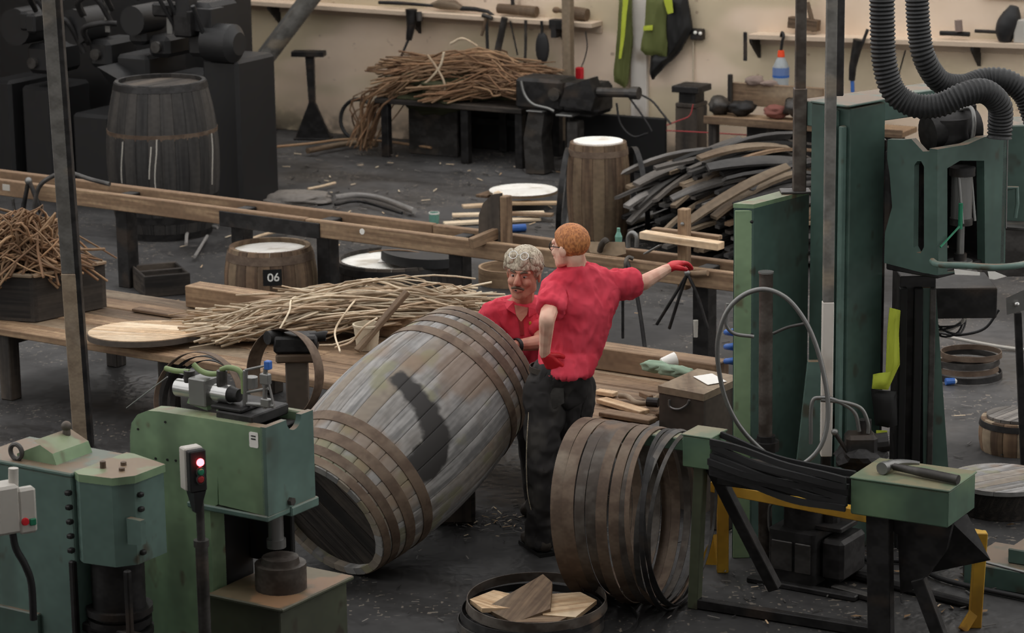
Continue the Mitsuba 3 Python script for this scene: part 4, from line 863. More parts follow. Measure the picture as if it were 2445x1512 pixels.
# round barrel head of planks
c = G(346, 797, ZB + .05); kk = thing('wooden_disc', 'round pale barrel head of joined planks lying on the left end of the bench', 'barrel head')
for pl in head_planks(.36, 5, .04, .004, -.35): add(kk, 'head_plank', tf(pl, Rx(-.05), c + [0, 0, -.02]), 'wood_pale')
add(kk, 'dark_rim', tf(band(.366, .366, .035, .006, 56), Rx(-.05), c + [0, 0, -.02]), 'wood_dark', True)
# rushes heaped on the bench
def reeds(n, ends0, ends1, mid, spread0, spread1, r_, mat_, parent, name, lift=.12, seed=0):
    g_ = np.random.default_rng(seed); out = []
    for i in range(n):
        u_ = g_.random(); a = ends0 + g_.normal(0, 1, 3) * spread0; b = ends1 + g_.normal(0, 1, 3) * spread1; m_ = mid + g_.normal(0, 1, 3) * (spread0 + spread1) * .4 + [0, 0, lift * (u_ - .3)]
        a[2] = max(a[2], ZMIN + .012); b[2] = max(b[2], ZMIN + .012); m_[2] = max(m_[2], ZMIN + .02)
        p1 = a * .6 + m_ * .4 + g_.normal(0, .015, 3); p2 = m_ * .45 + b * .55 + g_.normal(0, .02, 3)
        out.append(tube(bez([a, p1, m_, p2, b], 3), r_ * (.7 + .6 * g_.random()), 5))
    return add(parent, name, cat(out), mat_, True, stuff=True)
k = thing('rush_bundle', 'big loose bundle of pale dried rushes lying along the bench', 'rushes', kind='stuff')
ZMIN = ZB
reeds(230, G(540, 772, ZB + .08), G(1120, 742, ZB + .14), G(830, 748, ZB + .16), np.array([.16, .10, .05]), np.array([.16, .12, .06]), .0065, 'reed', k, 'stalks', .16, 1)
reeds(150, G(520, 795, ZB + .06), G(960, 745, ZB + .12), G(720, 770, ZB + .13), np.array([.12, .10, .04]), np.array([.2, .12, .06]), .0065, 'reed', k, 'stalks', .12, 2)
reeds(120, G(700, 735, ZB + .18), G(1130, 735, ZB + .18), G(930, 722, ZB + .21), np.array([.14, .1, .05]), np.array([.12, .10, .06]), .007, 'reed', k, 'stalks', .14, 5)
for pts in (((812, 840), (800, 790), (830, 740), (850, 715)), ((800, 830), (840, 815), (870, 780), (900, 760)), ((660, 800), (690, 745), (700, 712), (760, 695), (840, 680))):
    add(k, 'bent_stalk', tube(bez([G(px, py, ZB + .26 - .1 * (py > 780)) for px, py in pts], 6), .0065, 6), 'reed', True)
solo('wooden_stick', 'dark wooden slat leaning across the rushes beside the bucket', 'slat', beam(G(852, 838, ZB + .02), P(972, 697, G(852, 838, ZB)[1] + .10), .055, .03), 'wood_old')
k = thing('bucket', 'small pale bucket standing on the bench before the rushes', 'bucket'); c = G(876, 838, ZB) + [0, .05, 0]
add(k, 'body', tf(lathe([(.0, 0), (.066, 0), (.085, .16), (.079, .16), (.06, .008), (0, .008)], 24), None, c), 'cream', 40); add(k, 'rim', tf(band(.09, .09, .012, .012, 24), None, c + [0, 0, .15]), 'cream', 30)
# bick iron with hoops
ay = 15.35; at_ = P(705, 800, ay)
k = thing('bick_iron', 'black bick iron on a square post between the bench and the press', 'anvil')
add(k, 'block', cat(bx(.25, .16, .10, at_ + [0, .05, -.055], .015), tube([at_ + [-.1, .05, -.02], at_ + [-.16, .0, -.015], at_ + [-.02, -.1, -.02]][:2], .04, 10), tube(bez([at_ + [.08, .05, -.03], at_ + [.16, .05, -.02], at_ + [.17, .05, -.02]], 4), .03, 10)), 'iron', 40)
add(k, 'collar', bx(.23, .16, .05, at_ + [0, .05, -.135], .01), 'wood_old'); add(k, 'post', bx(.125, .125, at_[2] - .155, at_ * [1, 1, 0] + [0, .05, (at_[2] - .155) / 2], .008), 'wood_dark')
hc = P(683, 893, ay - .03); Rm = axes(unit([-.62, -.8, .16])) 
solo('hoop', 'brown iron hoop hung over the bick iron', 'hoop', tf(band(.245, .262, .095, .004, 48), Rm @ Rz(.3), hc - Rm @ np.array([0, 0, .047])), 'rust', True)
for i, (px, py, r_) in enumerate(((478, 930, .285), (492, 935, .275), (505, 940, .265))):
    nm = ('outermost dark hoop of the three standing behind the press valves', 'middle dark hoop of the three standing behind the press valves', 'innermost dark hoop of the three standing behind the press valves')[i]
    solo('hoop', nm, 'hoop', tf(band(r_, r_ - .006, .055, .004, 48), axes(unit([-.5 - .05 * i, -1, .25])), P(px + 2, py + 30, 15.0 + .05 * i)), ('rust', 'iron', 'iron')[i], True, 'dark hoops behind the press valves')
# low stand under the upper end of the cask
k = thing('cask_stand', 'low dark block stand on the floor under the belly of the tipped cask', 'stand')
sp = G(1070, 1262); add(k, 'block', bx(.26, .30, .24, sp + [0.02, .2, .12], .02), 'wood_dark'); add(k, 'top_plate', bx(.3, .3, .03, sp + [0.02, .2, .255], .01), 'iron')
# trough full of brown rushes, open crate
tz = P(78, 664, G(78, 775, ZB)[1] + .05)[2]
tp = [G(-160, 650, tz), G(78, 664, tz), G(250, 630, tz)]; ctr = tp[1]; ux, uy = unit(tp[0] - ctr), unit(tp[2] - ctr); la, lb = np.linalg.norm(tp[0] - ctr), np.linalg.norm(tp[2] - ctr)
k = thing('wooden_trough', 'stained wooden trough heaped with brown rushes at the left edge', 'trough')
zb0 = ZB + .004; hh = tz - zb0
def wallb(p, q_, t_in):
    return hull([x + dz for x in (p, q_, p + t_in, q_ + t_in) for dz in (np.zeros(3), np.array([0, 0, zb0 - tz]))])
p3 = tp[0] + uy * lb
for a, b, tn in ((tp[0], ctr, uy), (ctr, tp[2], ux), (tp[2], p3, -uy), (p3, tp[0], -ux)): add(k, 'side', wallb(a, b, tn * .03), 'wood_dark')
add(k, 'bottom', hull([x + [0, 0, zb0 - tz + d_] for x in (tp[0], ctr, tp[2], p3) for d_ in (.0, .02)]), 'wood_dark')
add(k, 'rim_board', beam(ctr + [0, 0, .012], tp[2] + [0, 0, .012], .05, .02), 'wood_old'); add(k, 'rim_board', beam(tp[0] + [0, 0, .012], ctr + [0, 0, .012], .05, .02), 'wood_old')
k = thing('rush_heap', 'heap of brown dried rushes in the trough at the left edge', 'rushes', kind='stuff'); ZMIN = tz - .1
mid = (tp[0] + tp[2]) / 2
reeds(170, mid - uy * lb * .42 + ux * .1, mid + uy * lb * .35, mid + [0, 0, .22], np.array([.17, .17, .06]), np.array([.15, .15, .06]), .008, 'reed_brown', k, 'stalks', .18, 3)
reeds(120, mid + ux * la * .35, mid - ux * la * .4, mid + [0, 0, .18], np.array([.15, .17, .06]), np.array([.15, .15, .06]), .008, 'reed_brown', k, 'stalks', .16, 4)
cz0 = .0; cr = Frame(G(352, 712) * [1, 1, 0], -20)
k = thing('open_crate', 'open dark wooden crate with a divider standing on the floor behind the bench', 'crate')
ch_ = cr.xz(352, 660)[1]; W_, D_ = .36, .45
for a in ((-.36, 0.0, 0, .02), (-.36, 0, D_ - .02, D_), (-.36, -.34, .02, D_ - .02), (-.02, 0, .02, D_ - .02), (-.36, 0, .2, .22)): cr.add(k, 'board', cb(a[0] + .34, a[1] + .34, a[2], a[3], 0, ch_), 'wood_dark')
cr.add(k, 'base', cb(0, .32, .02, D_ - .02, 0, .015), 'wood_dark')
solo('loose_board', 'pale board lying on the bench behind the barrel head', 'board', beam(G(325, 742, ZB) + [0, 0, .012], G(490, 768, ZB) + [0, 0, .012], .09, .02), 'wood_old')
# right end of the bench: offcuts, cutter, rags, chest
k = thing('hand_tool', 'old grey brace-like hand tool lying on the bench beside the black chest', 'hand tool')
t0 = bx3(1490, 952); tb = lambda px, py, z=.03: bx3(px, py, z)
bq.add(k, 'frame', tube(bez([tb(1478, 945), tb(1500, 948), tb(1520, 962), tb(1550, 962), tb(1572, 948)], 6), .016, 8), 'wood_old', True); bq.add(k, 'knob', cyl(tb(1545, 960, .05), tb(1572, 962, .05), .028, n=12), 'iron', 30); bq.add(k, 'grip', beam(tb(1530, 940), tb(1555, 950), .03, .03), 'wood_beam')
for i, (x0, y0, x1, y1) in enumerate(((1440, 985, 1560, 1005), (1435, 955, 1540, 985), (1425, 935, 1470, 942))):
    solo('offcut', ('pale offcut nearest the front edge of the bench, beside the hoops', 'pale offcut beside the hand tool on the bench', 'short pale offcut behind the red-haired worker')[i], 'offcut', beam(bx3(x0, y0, .02), bx3(x1, y1, .02), .1 - .02 * i, .025), 'wood_pale' if i else 'wood_beam', False, None, R=bq.R, t=bq.o)
tz_ = .14
k = thing('rag', 'pale green and white rag lying on the back timber of the bench', 'rag'); bq.add(k, None, cat(*[lump(bx3(px, py, .17), (.09, .05, .035), i, 2, .6) for i, (px, py) in enumerate(((1565, 876), (1600, 884), (1625, 888)))]), 'rag_green', True)
k = thing('plastic_cup', 'white cup lying on its side among the rags on the back timber', 'cup'); c = bx3(1580, 868, .18); bq.add(k, 'body', tf(lathe([(0, 0), (.03, 0), (.042, .09), (.036, .09), (.026, .006), (0, .006)], 18), Rz(.9) @ Ry(1.35), c), 'white', 40)
k = thing('tool_chest', 'black wooden tool chest with a curved handle standing behind the hoop rack', 'chest')
cz1 = .70; cc = [G(1574, 921, cz1), G(1680, 941, cz1), G(1770, 900, cz1)]; c3 = cc[0] + cc[2] - cc[1]
add(k, 'body', tf(prism([tuple(q_[:2]) for q_ in (cc[0], cc[1], cc[2], c3)], cz1 - .04), None, (0, 0, 0.0)), 'wood_dark')
cm = np.mean(cc + [c3], 0)[:2] if False else (cc[0][:2] + cc[2][:2]) / 2
add(k, 'lid', tf(prism([tuple(cm + (q_[:2] - cm) * 1.03) for q_ in (cc[0], cc[1], cc[2], c3)], .04), None, (0, 0, cz1 - .04)), 'wood_old', label='worn brown lid')
nrm = unit(np.cross(cc[1] - cc[0], [0, 0, 1])); pl_ = lambda px, py: PL(px, py, cc[0] + nrm * .015, nrm)
add(k, 'handle', tube(bez([pl_(1598, 955), pl_(1600, 972), pl_(1620, 978), pl_(1640, 968), pl_(1646, 956)], 6), .008, 8), 'steel_dull', True, label='curved iron handle')
pp = [G(*q_, cz1 + .004) for q_ in ((1655, 900), (1700, 893), (1735, 912), (1690, 920))]
solo('paper_sheet', 'white sheet of paper lying on the lid of the black chest', 'paper', hull([p_ + [0, 0, d_] for p_ in pp for d_ in (0, .003)]), 'white')
k = thing('hose_coil', 'coil of bright blue hose standing behind the chest beside the green cabinet', 'hose')
hb = P(1756, 868, 15.9); add(k, None, tube([hb + [  .055 * math.cos(t), .055 * math.sin(t), -.03 + .014 * t / 1.0] for t in np.linspace(0, 6 * math.pi, 80)], .018, 8), 'blue', True)

# ---------------------------------------------------------------- right-hand floor
for i, (px, py, r_, w_) in enumerate(((2310, 925, .235, .04), (2318, 912, .22, .035), (2305, 897, .225, .04), (2312, 880, .205, .035))):
    solo('hoop', f"{('bottom', 'second', 'third', 'top')[i]} rusty hoop of the pile on the floor right of the green press", 'hoop', tf(band(r_, r_ - .004, w_, .005, 48), Rx(rnd.uniform(-.04, .04)), G(2310, 905) + [rnd.uniform(-.03, .03), .05, .01 + .045 * i]), ('iron', 'rust', 'iron_mid', 'rust')[i], True, 'rusty hoops in the pile on the right floor')
upright('low brown keg with a grey top cut by the right edge of the photo', 2440, 1095, .20, .21, .225, 16, [(.155, .035)], heads=((1, 'wood_grey'),), wood='wood_old', hoop_mat='iron', name='keg', cat_='keg', sunk=-.02)
k = thing('wooden_disc', 'round weathered barrel head lying on a dark block at the right edge', 'barrel head'); c = G(2392, 1145, .17) + [0, 0, 0]
add(k, 'block', lathe([(0, 0), (.26, 0), (.28, .15), (0, .15)], 24), 'wood_dark', 40, t=c * [1, 1, 0])
for pl in head_planks(.29, 6, .025, .005, .5): add(k, 'head_plank', pl, 'wood_weathered', t=c * [1, 1, 0] + [0, 0, .155])
k = thing('machine_foot', 'low dark green machine foot on the floor at the right edge', 'machine'); fb = Frame(G(2300, 1395) * [1, 1, 0], 33)
fb.add(k, 'base', cat(cb(0, .7, 0, .4, 0, .12), cb(.2, .7, .1, .35, .12, .2)), 'green_deep'); fb.add(k, 'lug', cb(-.05, .05, .1, .3, 0, .09), 'iron_mid'); fb.add(k, 'rod', cyl((.1, -.05, .16), (.7, -.1, .13), .008, n=8), 'steel_dull', 30)
b0 = G(2272, 920) + [0, 0, .025]; k = thing('crushed_bottle', 'crushed blue and white plastic bottle on the floor right of the press', 'bottle')
add(k, 'body', cyl(b0 + [-.04, 0, 0], b0 + [.02, .01, 0], .024, .022, n=10), 'blue', 30); add(k, 'end', cyl(b0 + [.02, .01, 0], b0 + [.05, .015, 0], .022, .01, n=10), 'white', 30)
hp = 'hydraulic_press'; ct = P(2262, 755, 14.95)
add(hp, 'coiled_cable', tube([ct + [.10 * math.cos(t) * (1 + .1 * math.sin(3 * t)), .08 * math.sin(t), .03 * math.cos(t * 1.3) - .02 + .05 * math.sin(t)] for t in np.linspace(0, 9 * math.pi, 120)], .006, 6), 'rubber', True)
add(hp, 'pale_hose', tube(bez([P(2235, 752, 14.9), P(2290, 745, 14.9), P(2300, 765, 14.9), P(2270, 785, 14.9), P(2235, 790, 14.9)], 8), .011, 8), 'grey_plastic', True)
solo('dark_cable', 'black cable sagging from the dark table right of the press', 'cable', tube(bez([P(2240, 795, 15.3), P(2290, 800, 15.2), P(2350, 785, 15.2), P(2385, 740, 15.2)], 8), .008, 8), 'rubber', True)
solo('pale_hose', 'grey hose running straight across the floor to the right edge', 'hose', tube(bez([G(2240, 800, .1), G(2330, 818, .06), G(2400, 830, .02), G(2470, 838, .02)], 6), .012, 8), 'grey_plastic', True)
k = thing('grey_machine', 'grey sheet-metal machine case at the right edge behind the press head', 'machine'); gm = Frame(P(2335, 690, 15.6) * [1, 1, 0], 46)
gz0, gz1 = P(2340, 680, 15.6)[2], P(2340, 545, 15.6)[2]
add(k, 'case', bx(.5, .4, gz1 - gz0, P(2335, 680, 15.8) * [1, 1, 0] + [.27, .2, (gz0 + gz1) / 2]), 'iron_mid')
add(k, 'bracket', hull([P(x, y, 15.5 + d) for d in (0, .02) for x, y in ((2402, 712), (2450, 690), (2450, 740), (2404, 752))]), 'steel_dull'); add(k, 'bracket_bolt', ball(P(2428, 727, 15.48), .016, 1), 'steel')
add(k, 'leg', beam(P(2430, 745, 15.7), P(2443, 830, 15.7) * [1, 1, 0] + [.03, 0, 0], .04, .04), 'iron')

# ---------------------------------------------------------------- along the back wall; wall frame: x along the wall, y into it, z up
wf = Frame(WO, 29.5)
def wx(px, py, off=0.1): v_ = wf.xz(px, py, -off); return np.array([v_[0], -off, v_[1]])
def shelf(label, xa, xb, za, zb, brackets):
    k_ = thing('wall_shelf', label, 'shelf'); a, b = np.array([xa, -.115, za]), np.array([xb, -.115, zb])
    wf.add(k_, 'board', beam(a, b, .23, .045), 'shelf_wood'); wf.add(k_, 'back_rail', beam(a + [0, .105, -.06], b + [0, .105, -.06], .02, .08), 'shelf_wood')
    for x in brackets: z_ = za + (zb - za) * (x - xa) / (xb - xa); wf.add(k_, 'bracket', wf_br(x, z_), 'iron')
    return k_
def wf_br(x, z): return tf(wf.side([(0, 0), (0.02, 0), (.02, .01), (0, .01)], 0, .001), None, (0, 0, 0)) if False else hull([(x + d, y, z - .025 + q_) for d in (-.015, .015) for y, q_ in ((-.2, 0), (-.2, -.03), (-.0, -.0), (-.0, -.2))])
s0, s1 = wx(540, 4, .23), wx(1412, 62, .23)
shelf('long pale shelf on the left part of the back wall, loaded with tools', s0[0], s1[0], s0[2], s1[2], (s0[0] + .5, wx(990, 60)[0], s1[0] - .4))
r0, r1 = wx(1786, 88, .23), wx(2470, 112, .23)
shelf('pale shelf on the right part of the back wall behind the ribbed hoses', r0[0], r1[0], r0[2], r1[2], (wx(1803, 90)[0], wx(2330, 110)[0]))
k = thing('wall_bracket', 'short black bar screwed to the wall at the left end of the right shelf', 'bar'); a, b = wx(1803, 70, .02), wx(1803, 138, .02); wf.add(k, None, beam(a + [0, -.22, 0], b + [0, -.22, 0], .035, .02, (0, 1, 0)), 'iron')
def wtube(name, label, cat_, pts, r_, m, off=.12, n=8, group=None):
    return solo(name, label, cat_, tube(bez([wx(px, py, off) for px, py in pts], 6), r_, n), m, 40, group, R=wf.R, t=wf.o)
def wbox(name, label, cat_, x0, y0, x1, y1, d, m, off=.14, kp=None, part=None, ch=.01):
    a, b = wx(x0, y0, off), wx(x1, y1, off); mm = bx(abs(b[0] - a[0]), d, abs(a[2] - b[2]), ((a[0] + b[0]) / 2, -off, (a[2] + b[2]) / 2), ch)
    if kp: return wf.add(kp, part, mm, m)
    return solo(name, label, cat_, mm, m, R=wf.R, t=wf.o)
# tools on the left shelf
wtube('draw_knife', 'long black bar tool lying at the middle of the left shelf', 'tool', ((905, 6), (960, 8), (1035, 14)), [.018, .02, .014], 'iron')
k = thing('wood_rasp', 'brown long-bodied rasp lying on the left shelf', 'tool'); wf.add(k, 'body', tube([wx(1030, 12), wx(1050, 10), wx(1085, 12), wx(1105, 20)], [.02, .05, .05, .02], 10), 'wood_old', True); wf.add(k, 'tang', tube([wx(1100, 20), wx(1135, 22), wx(1165, 28), wx(1180, 38)], [.025, .022, .018, .012], 8), 'iron', True)
k = thing('mallet', 'wooden mallet with upright handle on the left shelf', 'mallet'); wf.add(k, 'head', cyl(wx(1190, 20), wx(1282, 28), .048, .052, n=14), 'wood_old', 30); wf.add(k, 'handle', cyl(wx(1225, 20), wx(1222, -25), .02, n=8), 'wood_dark', 30)
k = thing('mallet', 'round-headed wooden mallet at the right end of the left shelf', 'mallet'); wf.add(k, 'head', cyl(wx(1365, 30), wx(1402, 36), .062, n=16), 'wood_old', 30); wf.add(k, 'handle', cyl(wx(1322, 22), wx(1366, 32), .018, .022, n=8), 'wood_old', 30); wf.add(k, 'ferrule', ball(wx(1328, 24), .04, 1, (1, 1, .8)), 'wood_old', True)
k = thing('post_beam', 'brown wooden post standing in front of the shelf behind the black vice', 'post'); a, b = wx(1358, 200, .35), wx(1356, -20, .35); wf.add(k, None, cb(a[0] - .045, a[0] + .045, -.40, -.31, a[2] - .55, b[2]), 'wood_old')
# hanging things
k = thing('hanging_saw', 'black tool with a loop handle hanging at the left of the wall shelf', 'tool'); wf.add(k, 'head', tube([wx(982, 22, .27), wx(982, 60, .27), wx(976, 95, .27)], [.06, .045, .03], 8), 'iron', True); wf.add(k, 'strap', tube(bez([wx(975, 95, .27), wx(960, 130, .3), wx(940, 175, .35)], 5), .014, 6), 'rubber', True); wf.add(k, 'buckle', tube([wx(1000, 28, .27), wx(1002, 50, .27)], .03, 8), 'iron_mid', True)
k = thing('hammer', 'wood-handled hammer hanging from the left shelf', 'hammer'); wf.add(k, 'handle', cyl(wx(1162, 40, .27), wx(1150, 85, .27), .018, .014, n=8), 'wood_old', 30); wf.add(k, 'head', cyl(wx(1152, 36, .27), wx(1175, 44, .27), .022, n=8), 'iron_mid', 30)
wtube('iron_bar', 'dark flat iron bar leaning against the left shelf above the rushes', 'bar', ((1205, 42), (1195, 90), (1180, 158)), .034, 'iron_mid', .30)
wtube('black_strip', 'thin black strip hanging from the left shelf into the rushes', 'strip', ((1162, 48), (1163, 90), (1165, 135)), .016, 'rubber', .26)
wtube('thin_rod', 'thin rod leaning under the left shelf above the rushes', 'rod', ((1218, 50), (1228, 95), (1236, 132)), .008, 'iron', .25)
wtube('strap', 'thin dark strap hanging straight down from the left shelf', 'strap', ((1255, 48), (1255, 110), (1252, 175)), .014, 'iron_mid', .24)
k = thing('black_paddle', 'black oval paddle hanging from the right end of the left shelf', 'paddle'); c = wx(1295, 115, .27); wf.add(k, 'blade', ball(c, .075, 2, (1, .35, 2.1)), 'rubber', True); wf.add(k, 'hanger', tube([wx(1293, 50, .27), wx(1295, 90, .27)], .014, 6), 'iron', True)
k = thing('black_bracket', 'cluster of black iron fittings under the right end of the left shelf', 'bracket'); wf.add(k, None, cat(bx(.22, .1, .09, wx(1340, 58, .27)), bx(.06, .08, .14, wx(1326, 72, .28)), bx(.05, .06, .12, wx(1356, 75, .27))), 'iron')
wtube('hanging_wire', 'thin wire hanging from the shelf to a red plug', 'wire', ((1398, 75), (1402, 110), (1396, 140), (1388, 160)), .006, 'iron', .22)
wbox('red_plug', 'red plug block at the end of the hanging wire', 'plug', 1376, 160, 1392, 190, .06, 'red', .22)
# jackets and pilaster side
def wcloth(parent, name, outline, m, off=.08, d=.07, amp=.03, seed=0):
    o_ = np.array([wx(x, y, off)[[0, 2]] for x, y in outline]); poly = Polygon(o_).buffer(0); mm = trimesh.creation.extrude_polygon(poly, d, engine='earcut').subdivide_to_size(.05); v = np.array(mm.vertices)
    w = meshkit.fbm(np.column_stack([v[:, 0] * 12, v[:, 1] * 3, v[:, 2] * 3 + seed]), 3, seed) - .5; ed = np.array([poly.exterior.distance(Point(q_)) for q_ in v[:, :2]])
    vv = np.column_stack([v[:, 0], -off - (v[:, 2] - d / 2) * np.clip(ed / .04, .3, 1) + w * amp * 2, v[:, 1]]); wf.add(parent, name, (vv, np.array(mm.faces), vv[:, :2] * 1.0), m, True)
k = thing('hivis_vest', 'narrow folded yellow-green hi-vis vest hanging left of the white pilaster', 'vest')
wcloth(k, 'cloth', ((1480, -10), (1508, -10), (1510, 90), (1500, 200), (1492, 210), (1468, 195), (1466, 170), (1476, 60)), 'hivis_dull', .10, .08, .03, 1); wcloth(k, 'stripe', ((1488, -10), (1500, -10), (1492, 80), (1484, 140), (1478, 140), (1484, 60)), 'hivis', .19, .02, .02, 2)
k = thing('hivis_jacket', 'green and black hi-vis jacket hanging right of the white pilaster', 'jacket')
wcloth(k, 'cloth', ((1545, -10), (1600, -10), (1600, 80), (1592, 140), (1545, 130), (1528, 120), (1540, 60)), 'hivis_dull', .16, .12, .05, 3); wcloth(k, 'black_half', ((1590, -10), (1640, -10), (1650, 70), (1625, 120), (1560, 190), (1552, 175), (1555, 125), (1592, 130)), 'dark', .13, .12, .05, 4)
wcloth(k, 'stripe', ((1582, -10), (1604, -10), (1608, 30), (1594, 34)), 'hivis', .24, .02, .02, 5); wcloth(k, 'stripe', ((1537, 62), (1558, 60), (1558, 72), (1536, 73)), 'hivis', .25, .02, .01, 6)
k = thing('socket_box', 'small dark socket box on the back wall beside the black jacket', 'socket'); wbox('', '', '', 1652, 68, 1680, 96, .08, 'iron', .05, k, 'box'); wf.add(k, 'pale_switch', ball(wx(1660, 78, .1), .018, 1), 'white'); wf.add(k, 'pale_switch', ball(wx(1672, 80, .1), .018, 1), 'white')
wf.add(k, 'conduit', tube([wx(1655, 98, .03), wx(1655, 205, .03)], .008, 6), 'cream', True)
# right shelf things
k = thing('adze', 'wooden adze leaning upright on the right shelf behind the dark pole', 'adze'); wf.add(k, 'handle', cyl(wx(1945, 75), wx(1928, 5), .028, .02, n=8), 'wood_old', 30); wf.add(k, 'head', beam(wx(1885, 52), wx(1955, 62), .09, .10), 'wood_old')
wtube('dark_cutter', 'dark green bar tool lying on the right shelf beyond the hoses', 'tool', ((2245, 79), (2280, 80), (2315, 82)), .022, 'iron', .12); wtube('small_jar', 'small grey jar standing on the right shelf', 'jar', ((2290, 75), (2288, 48)), .035, 'stone', .16)
wtube('brown_handle', 'thin brown handle lying at the right of the right shelf', 'handle bar', ((2328, 74), (2390, 77)), .016, 'wood_dark', .12)
k = thing('black_boot_form', 'long black curved boot-like form standing on the right shelf by the edge', 'form'); wf.add(k, None, tube(bez([wx(2400, 98, .15), wx(2402, 70, .15), wx(2415, 40, .15), wx(2422, 15, .15)], 6), [.06, .09, .10, .085, .04], 12), 'rubber', True)
wbox('wall_box', 'pale grey box on the right shelf at the photo edge', 'box', 2425, 45, 2475, 105, .1, 'grey_plastic', .14)
wbox('wall_frame', 'white framed panel on the wall at the upper right corner', 'panel', 2340, -30, 2480, 2, .04, 'white', .03)
k = thing('hanging_chisel', 'long dark chisel hanging with a blue tip below the right shelf', 'chisel'); wf.add(k, 'blade', tube([wx(2050, 95, .27), wx(2036, 160, .27), wx(2034, 192, .27)], [.05, .035, .03], 8), 'iron', True); wf.add(k, 'cord', tube([wx(2072, 70, .25), wx(2045, 140, .28)], .016, 6), 'iron', True); wf.add(k, 'tip', tube([wx(2035, 190, .27), wx(2036, 220, .27)], .018, 6), 'blue', True)
wtube('thin_rod', 'thin rod leaning against the wall between the two ribbed hoses', 'rod', ((2162, 120), (2145, 180)), .007, 'iron', .1)
k = thing('squash_bottle', 'clear plastic bottle with blue label and red cap hanging from the right shelf', 'bottle')
c0, c1 = wx(1864, 228, .27), wx(1864, 135, .27); hh = c1[2] - c0[2]
wf.add(k, 'body', tf(lathe([(0, 0), (.07, 0), (.075, .02), (.072, hh * .35), (.076, hh * .5), (.076, hh * .72), (.05, hh * .9), (.028, hh), (0, hh)], 24), None, c0), 'bottle_plastic', 30); wf.add(k, 'label', tf(lathe([(.0775, hh * .50), (.0775, hh * .73), (.0765, hh * .73), (.0765, hh * .50)], 24, closed_prof=True), None, c0), 'label_blue', True); wf.add(k, 'dark_band', tf(lathe([(.0785, hh * .47), (.0785, hh * .53), (.0765, hh * .53), (.0765, hh * .47)], 24, closed_prof=True), None, c0), 'blue', True)
wf.add(k, 'cap', tf(lathe([(0, hh + .06), (.028, hh + .055), (.034, hh), (.026, hh - .015), (0, hh - .015)], 16), None, c0), 'orange', 30); wf.add(k, 'hook', tube(bez([c0 + [0, 0, hh + .06], c0 + [.01, 0, hh + .14], c0 + [.025, 0, hh + .19], c0 + [0, .02, hh + .22], c0 + [-.02, .04, hh + .18]], 5), .014, 8), 'iron', True)

# roller stand, diagonal chute
k = thing('roller_stand', 'black T-shaped stand with flared foot before the back wall', 'stand'); b = G(748, 332); st = Frame(b, 10)
def sx_(px, py): v_ = st.xz(px, py); return (v_[0], v_[1])
st.add(k, 'column', st.side([sx_(*q_) for q_ in ((729, 130), (749, 130), (752, 245), (790, 331), (706, 329), (738, 245))], -.02, .04), 'iron'); a, c = sx_(698, 126), sx_(775, 122); st.add(k, 'top_bar', cb(a[0], c[0], -.06, .08, a[1] - .035, a[1] + .02), 'iron'); st.add(k, 'foot', cb(sx_(706, 318)[0], sx_(790, 318)[0], -.1, .12, 0, .02), 'iron')
k = thing('chute_pipe', 'thick grey pipe running slantwise from the black machine up the back wall', 'pipe'); wf.add(k, 'tube', cyl(wx(565, 232, .8), wx(760, -25, .5), .085, n=18), 'pole_grey', 30); wf.add(k, 'rail', cyl(wx(562, 205, .75), wx(735, -25, .45), .03, n=8), 'steel_dull', 30); wf.add(k, 'post', beam(wx(588, 250, .8), wx(590, 322, .8) * [1, 1, 0] + [0, 0, 0.0], .05, .05, (0, 1, 0)), 'steel_dull')
k = thing('reel', 'small grey reel lying on the floor by the back wall', 'reel'); c = G(632, 312); add(k, None, cat(tf(lathe([(.05, 0), (.12, 0), (.12, .03), (.05, .03)], 20, closed_prof=True), Rx(1.1), c + [0, 0, .12]), lump(c + [-.1, 0, .06], (.12, .08, .07), 4)), 'steel_dull', 30)
# table with rushes
k = thing('back_table', 'low dark table by the back wall heaped with rushes', 'table'); t0 = G(905, 375); tb_ = Frame(t0, 29.5)
tz2 = tb_.xz(905, 235)[1]; tl, tr = tb_.xz(893, 235)[0], tb_.xz(1245, 262)[0]
for i in range(4): tb_.add(k, 'top_plank', cb(tl, tr, .0 + .22 * i, .215 + .22 * i, tz2 - .05, tz2), 'wood_dark')
for px in (915, 1105, 1235):
    x = tb_.xz(px, 300)[0]
    for y in (.06, .8): tb_.add(k, 'leg', cb(x - .04, x + .04, y - .04, y + .04, 0, tz2 - .05), 'iron')
tb_.add(k, 'dark_backing', cb(tl + .05, tr, .84, .87, 0, tz2 - .06), 'black'); tb_.add(k, 'cross_rail', cb(tl + .05, tr - .05, .78, .82, .25, .32), 'iron'); tb_.add(k, 'end_panel', cb(tl + .2, tl + .75, .3, .34, 0, tz2 - .05), 'iron_mid')  # black backing stands in for the shade under the table
k = thing('rush_pile', 'big heap of brown rushes over green sacking on the table by the back wall', 'rushes', kind='stuff'); ZMIN = tz2
hl = lambda x, y, z: tb_.at(x, y, z); W2 = tr - tl
add(k, 'green_sacking', cat(tf(lump(((tl + tr) / 2 - .24, .42, tz2 + .08), (W2 * .36, .38, .22), 3, 4, .5, 3.2), tb_.R, tb_.o)), 'grass_dark', True)
reeds(260, hl(tl + .05, .4, tz2 + .24), hl(tr - .1, .45, tz2 + .22), hl((tl + tr) / 2 + .05, .5, tz2 + .30), np.array([.13, .15, .06]), np.array([.13, .15, .06]), .009, 'reed_brown', k, 'stalks', .14, 11)
reeds(90, hl(tl + .7, .02, tz2 + .06), hl(tr - .05, .15, tz2 + .16), hl((tl + tr) / 2 + .4, .12, tz2 + .16), np.array([.14, .05, .05]), np.array([.12, .07, .06]), .009, 'reed_brown', k, 'stalks', .12, 14)
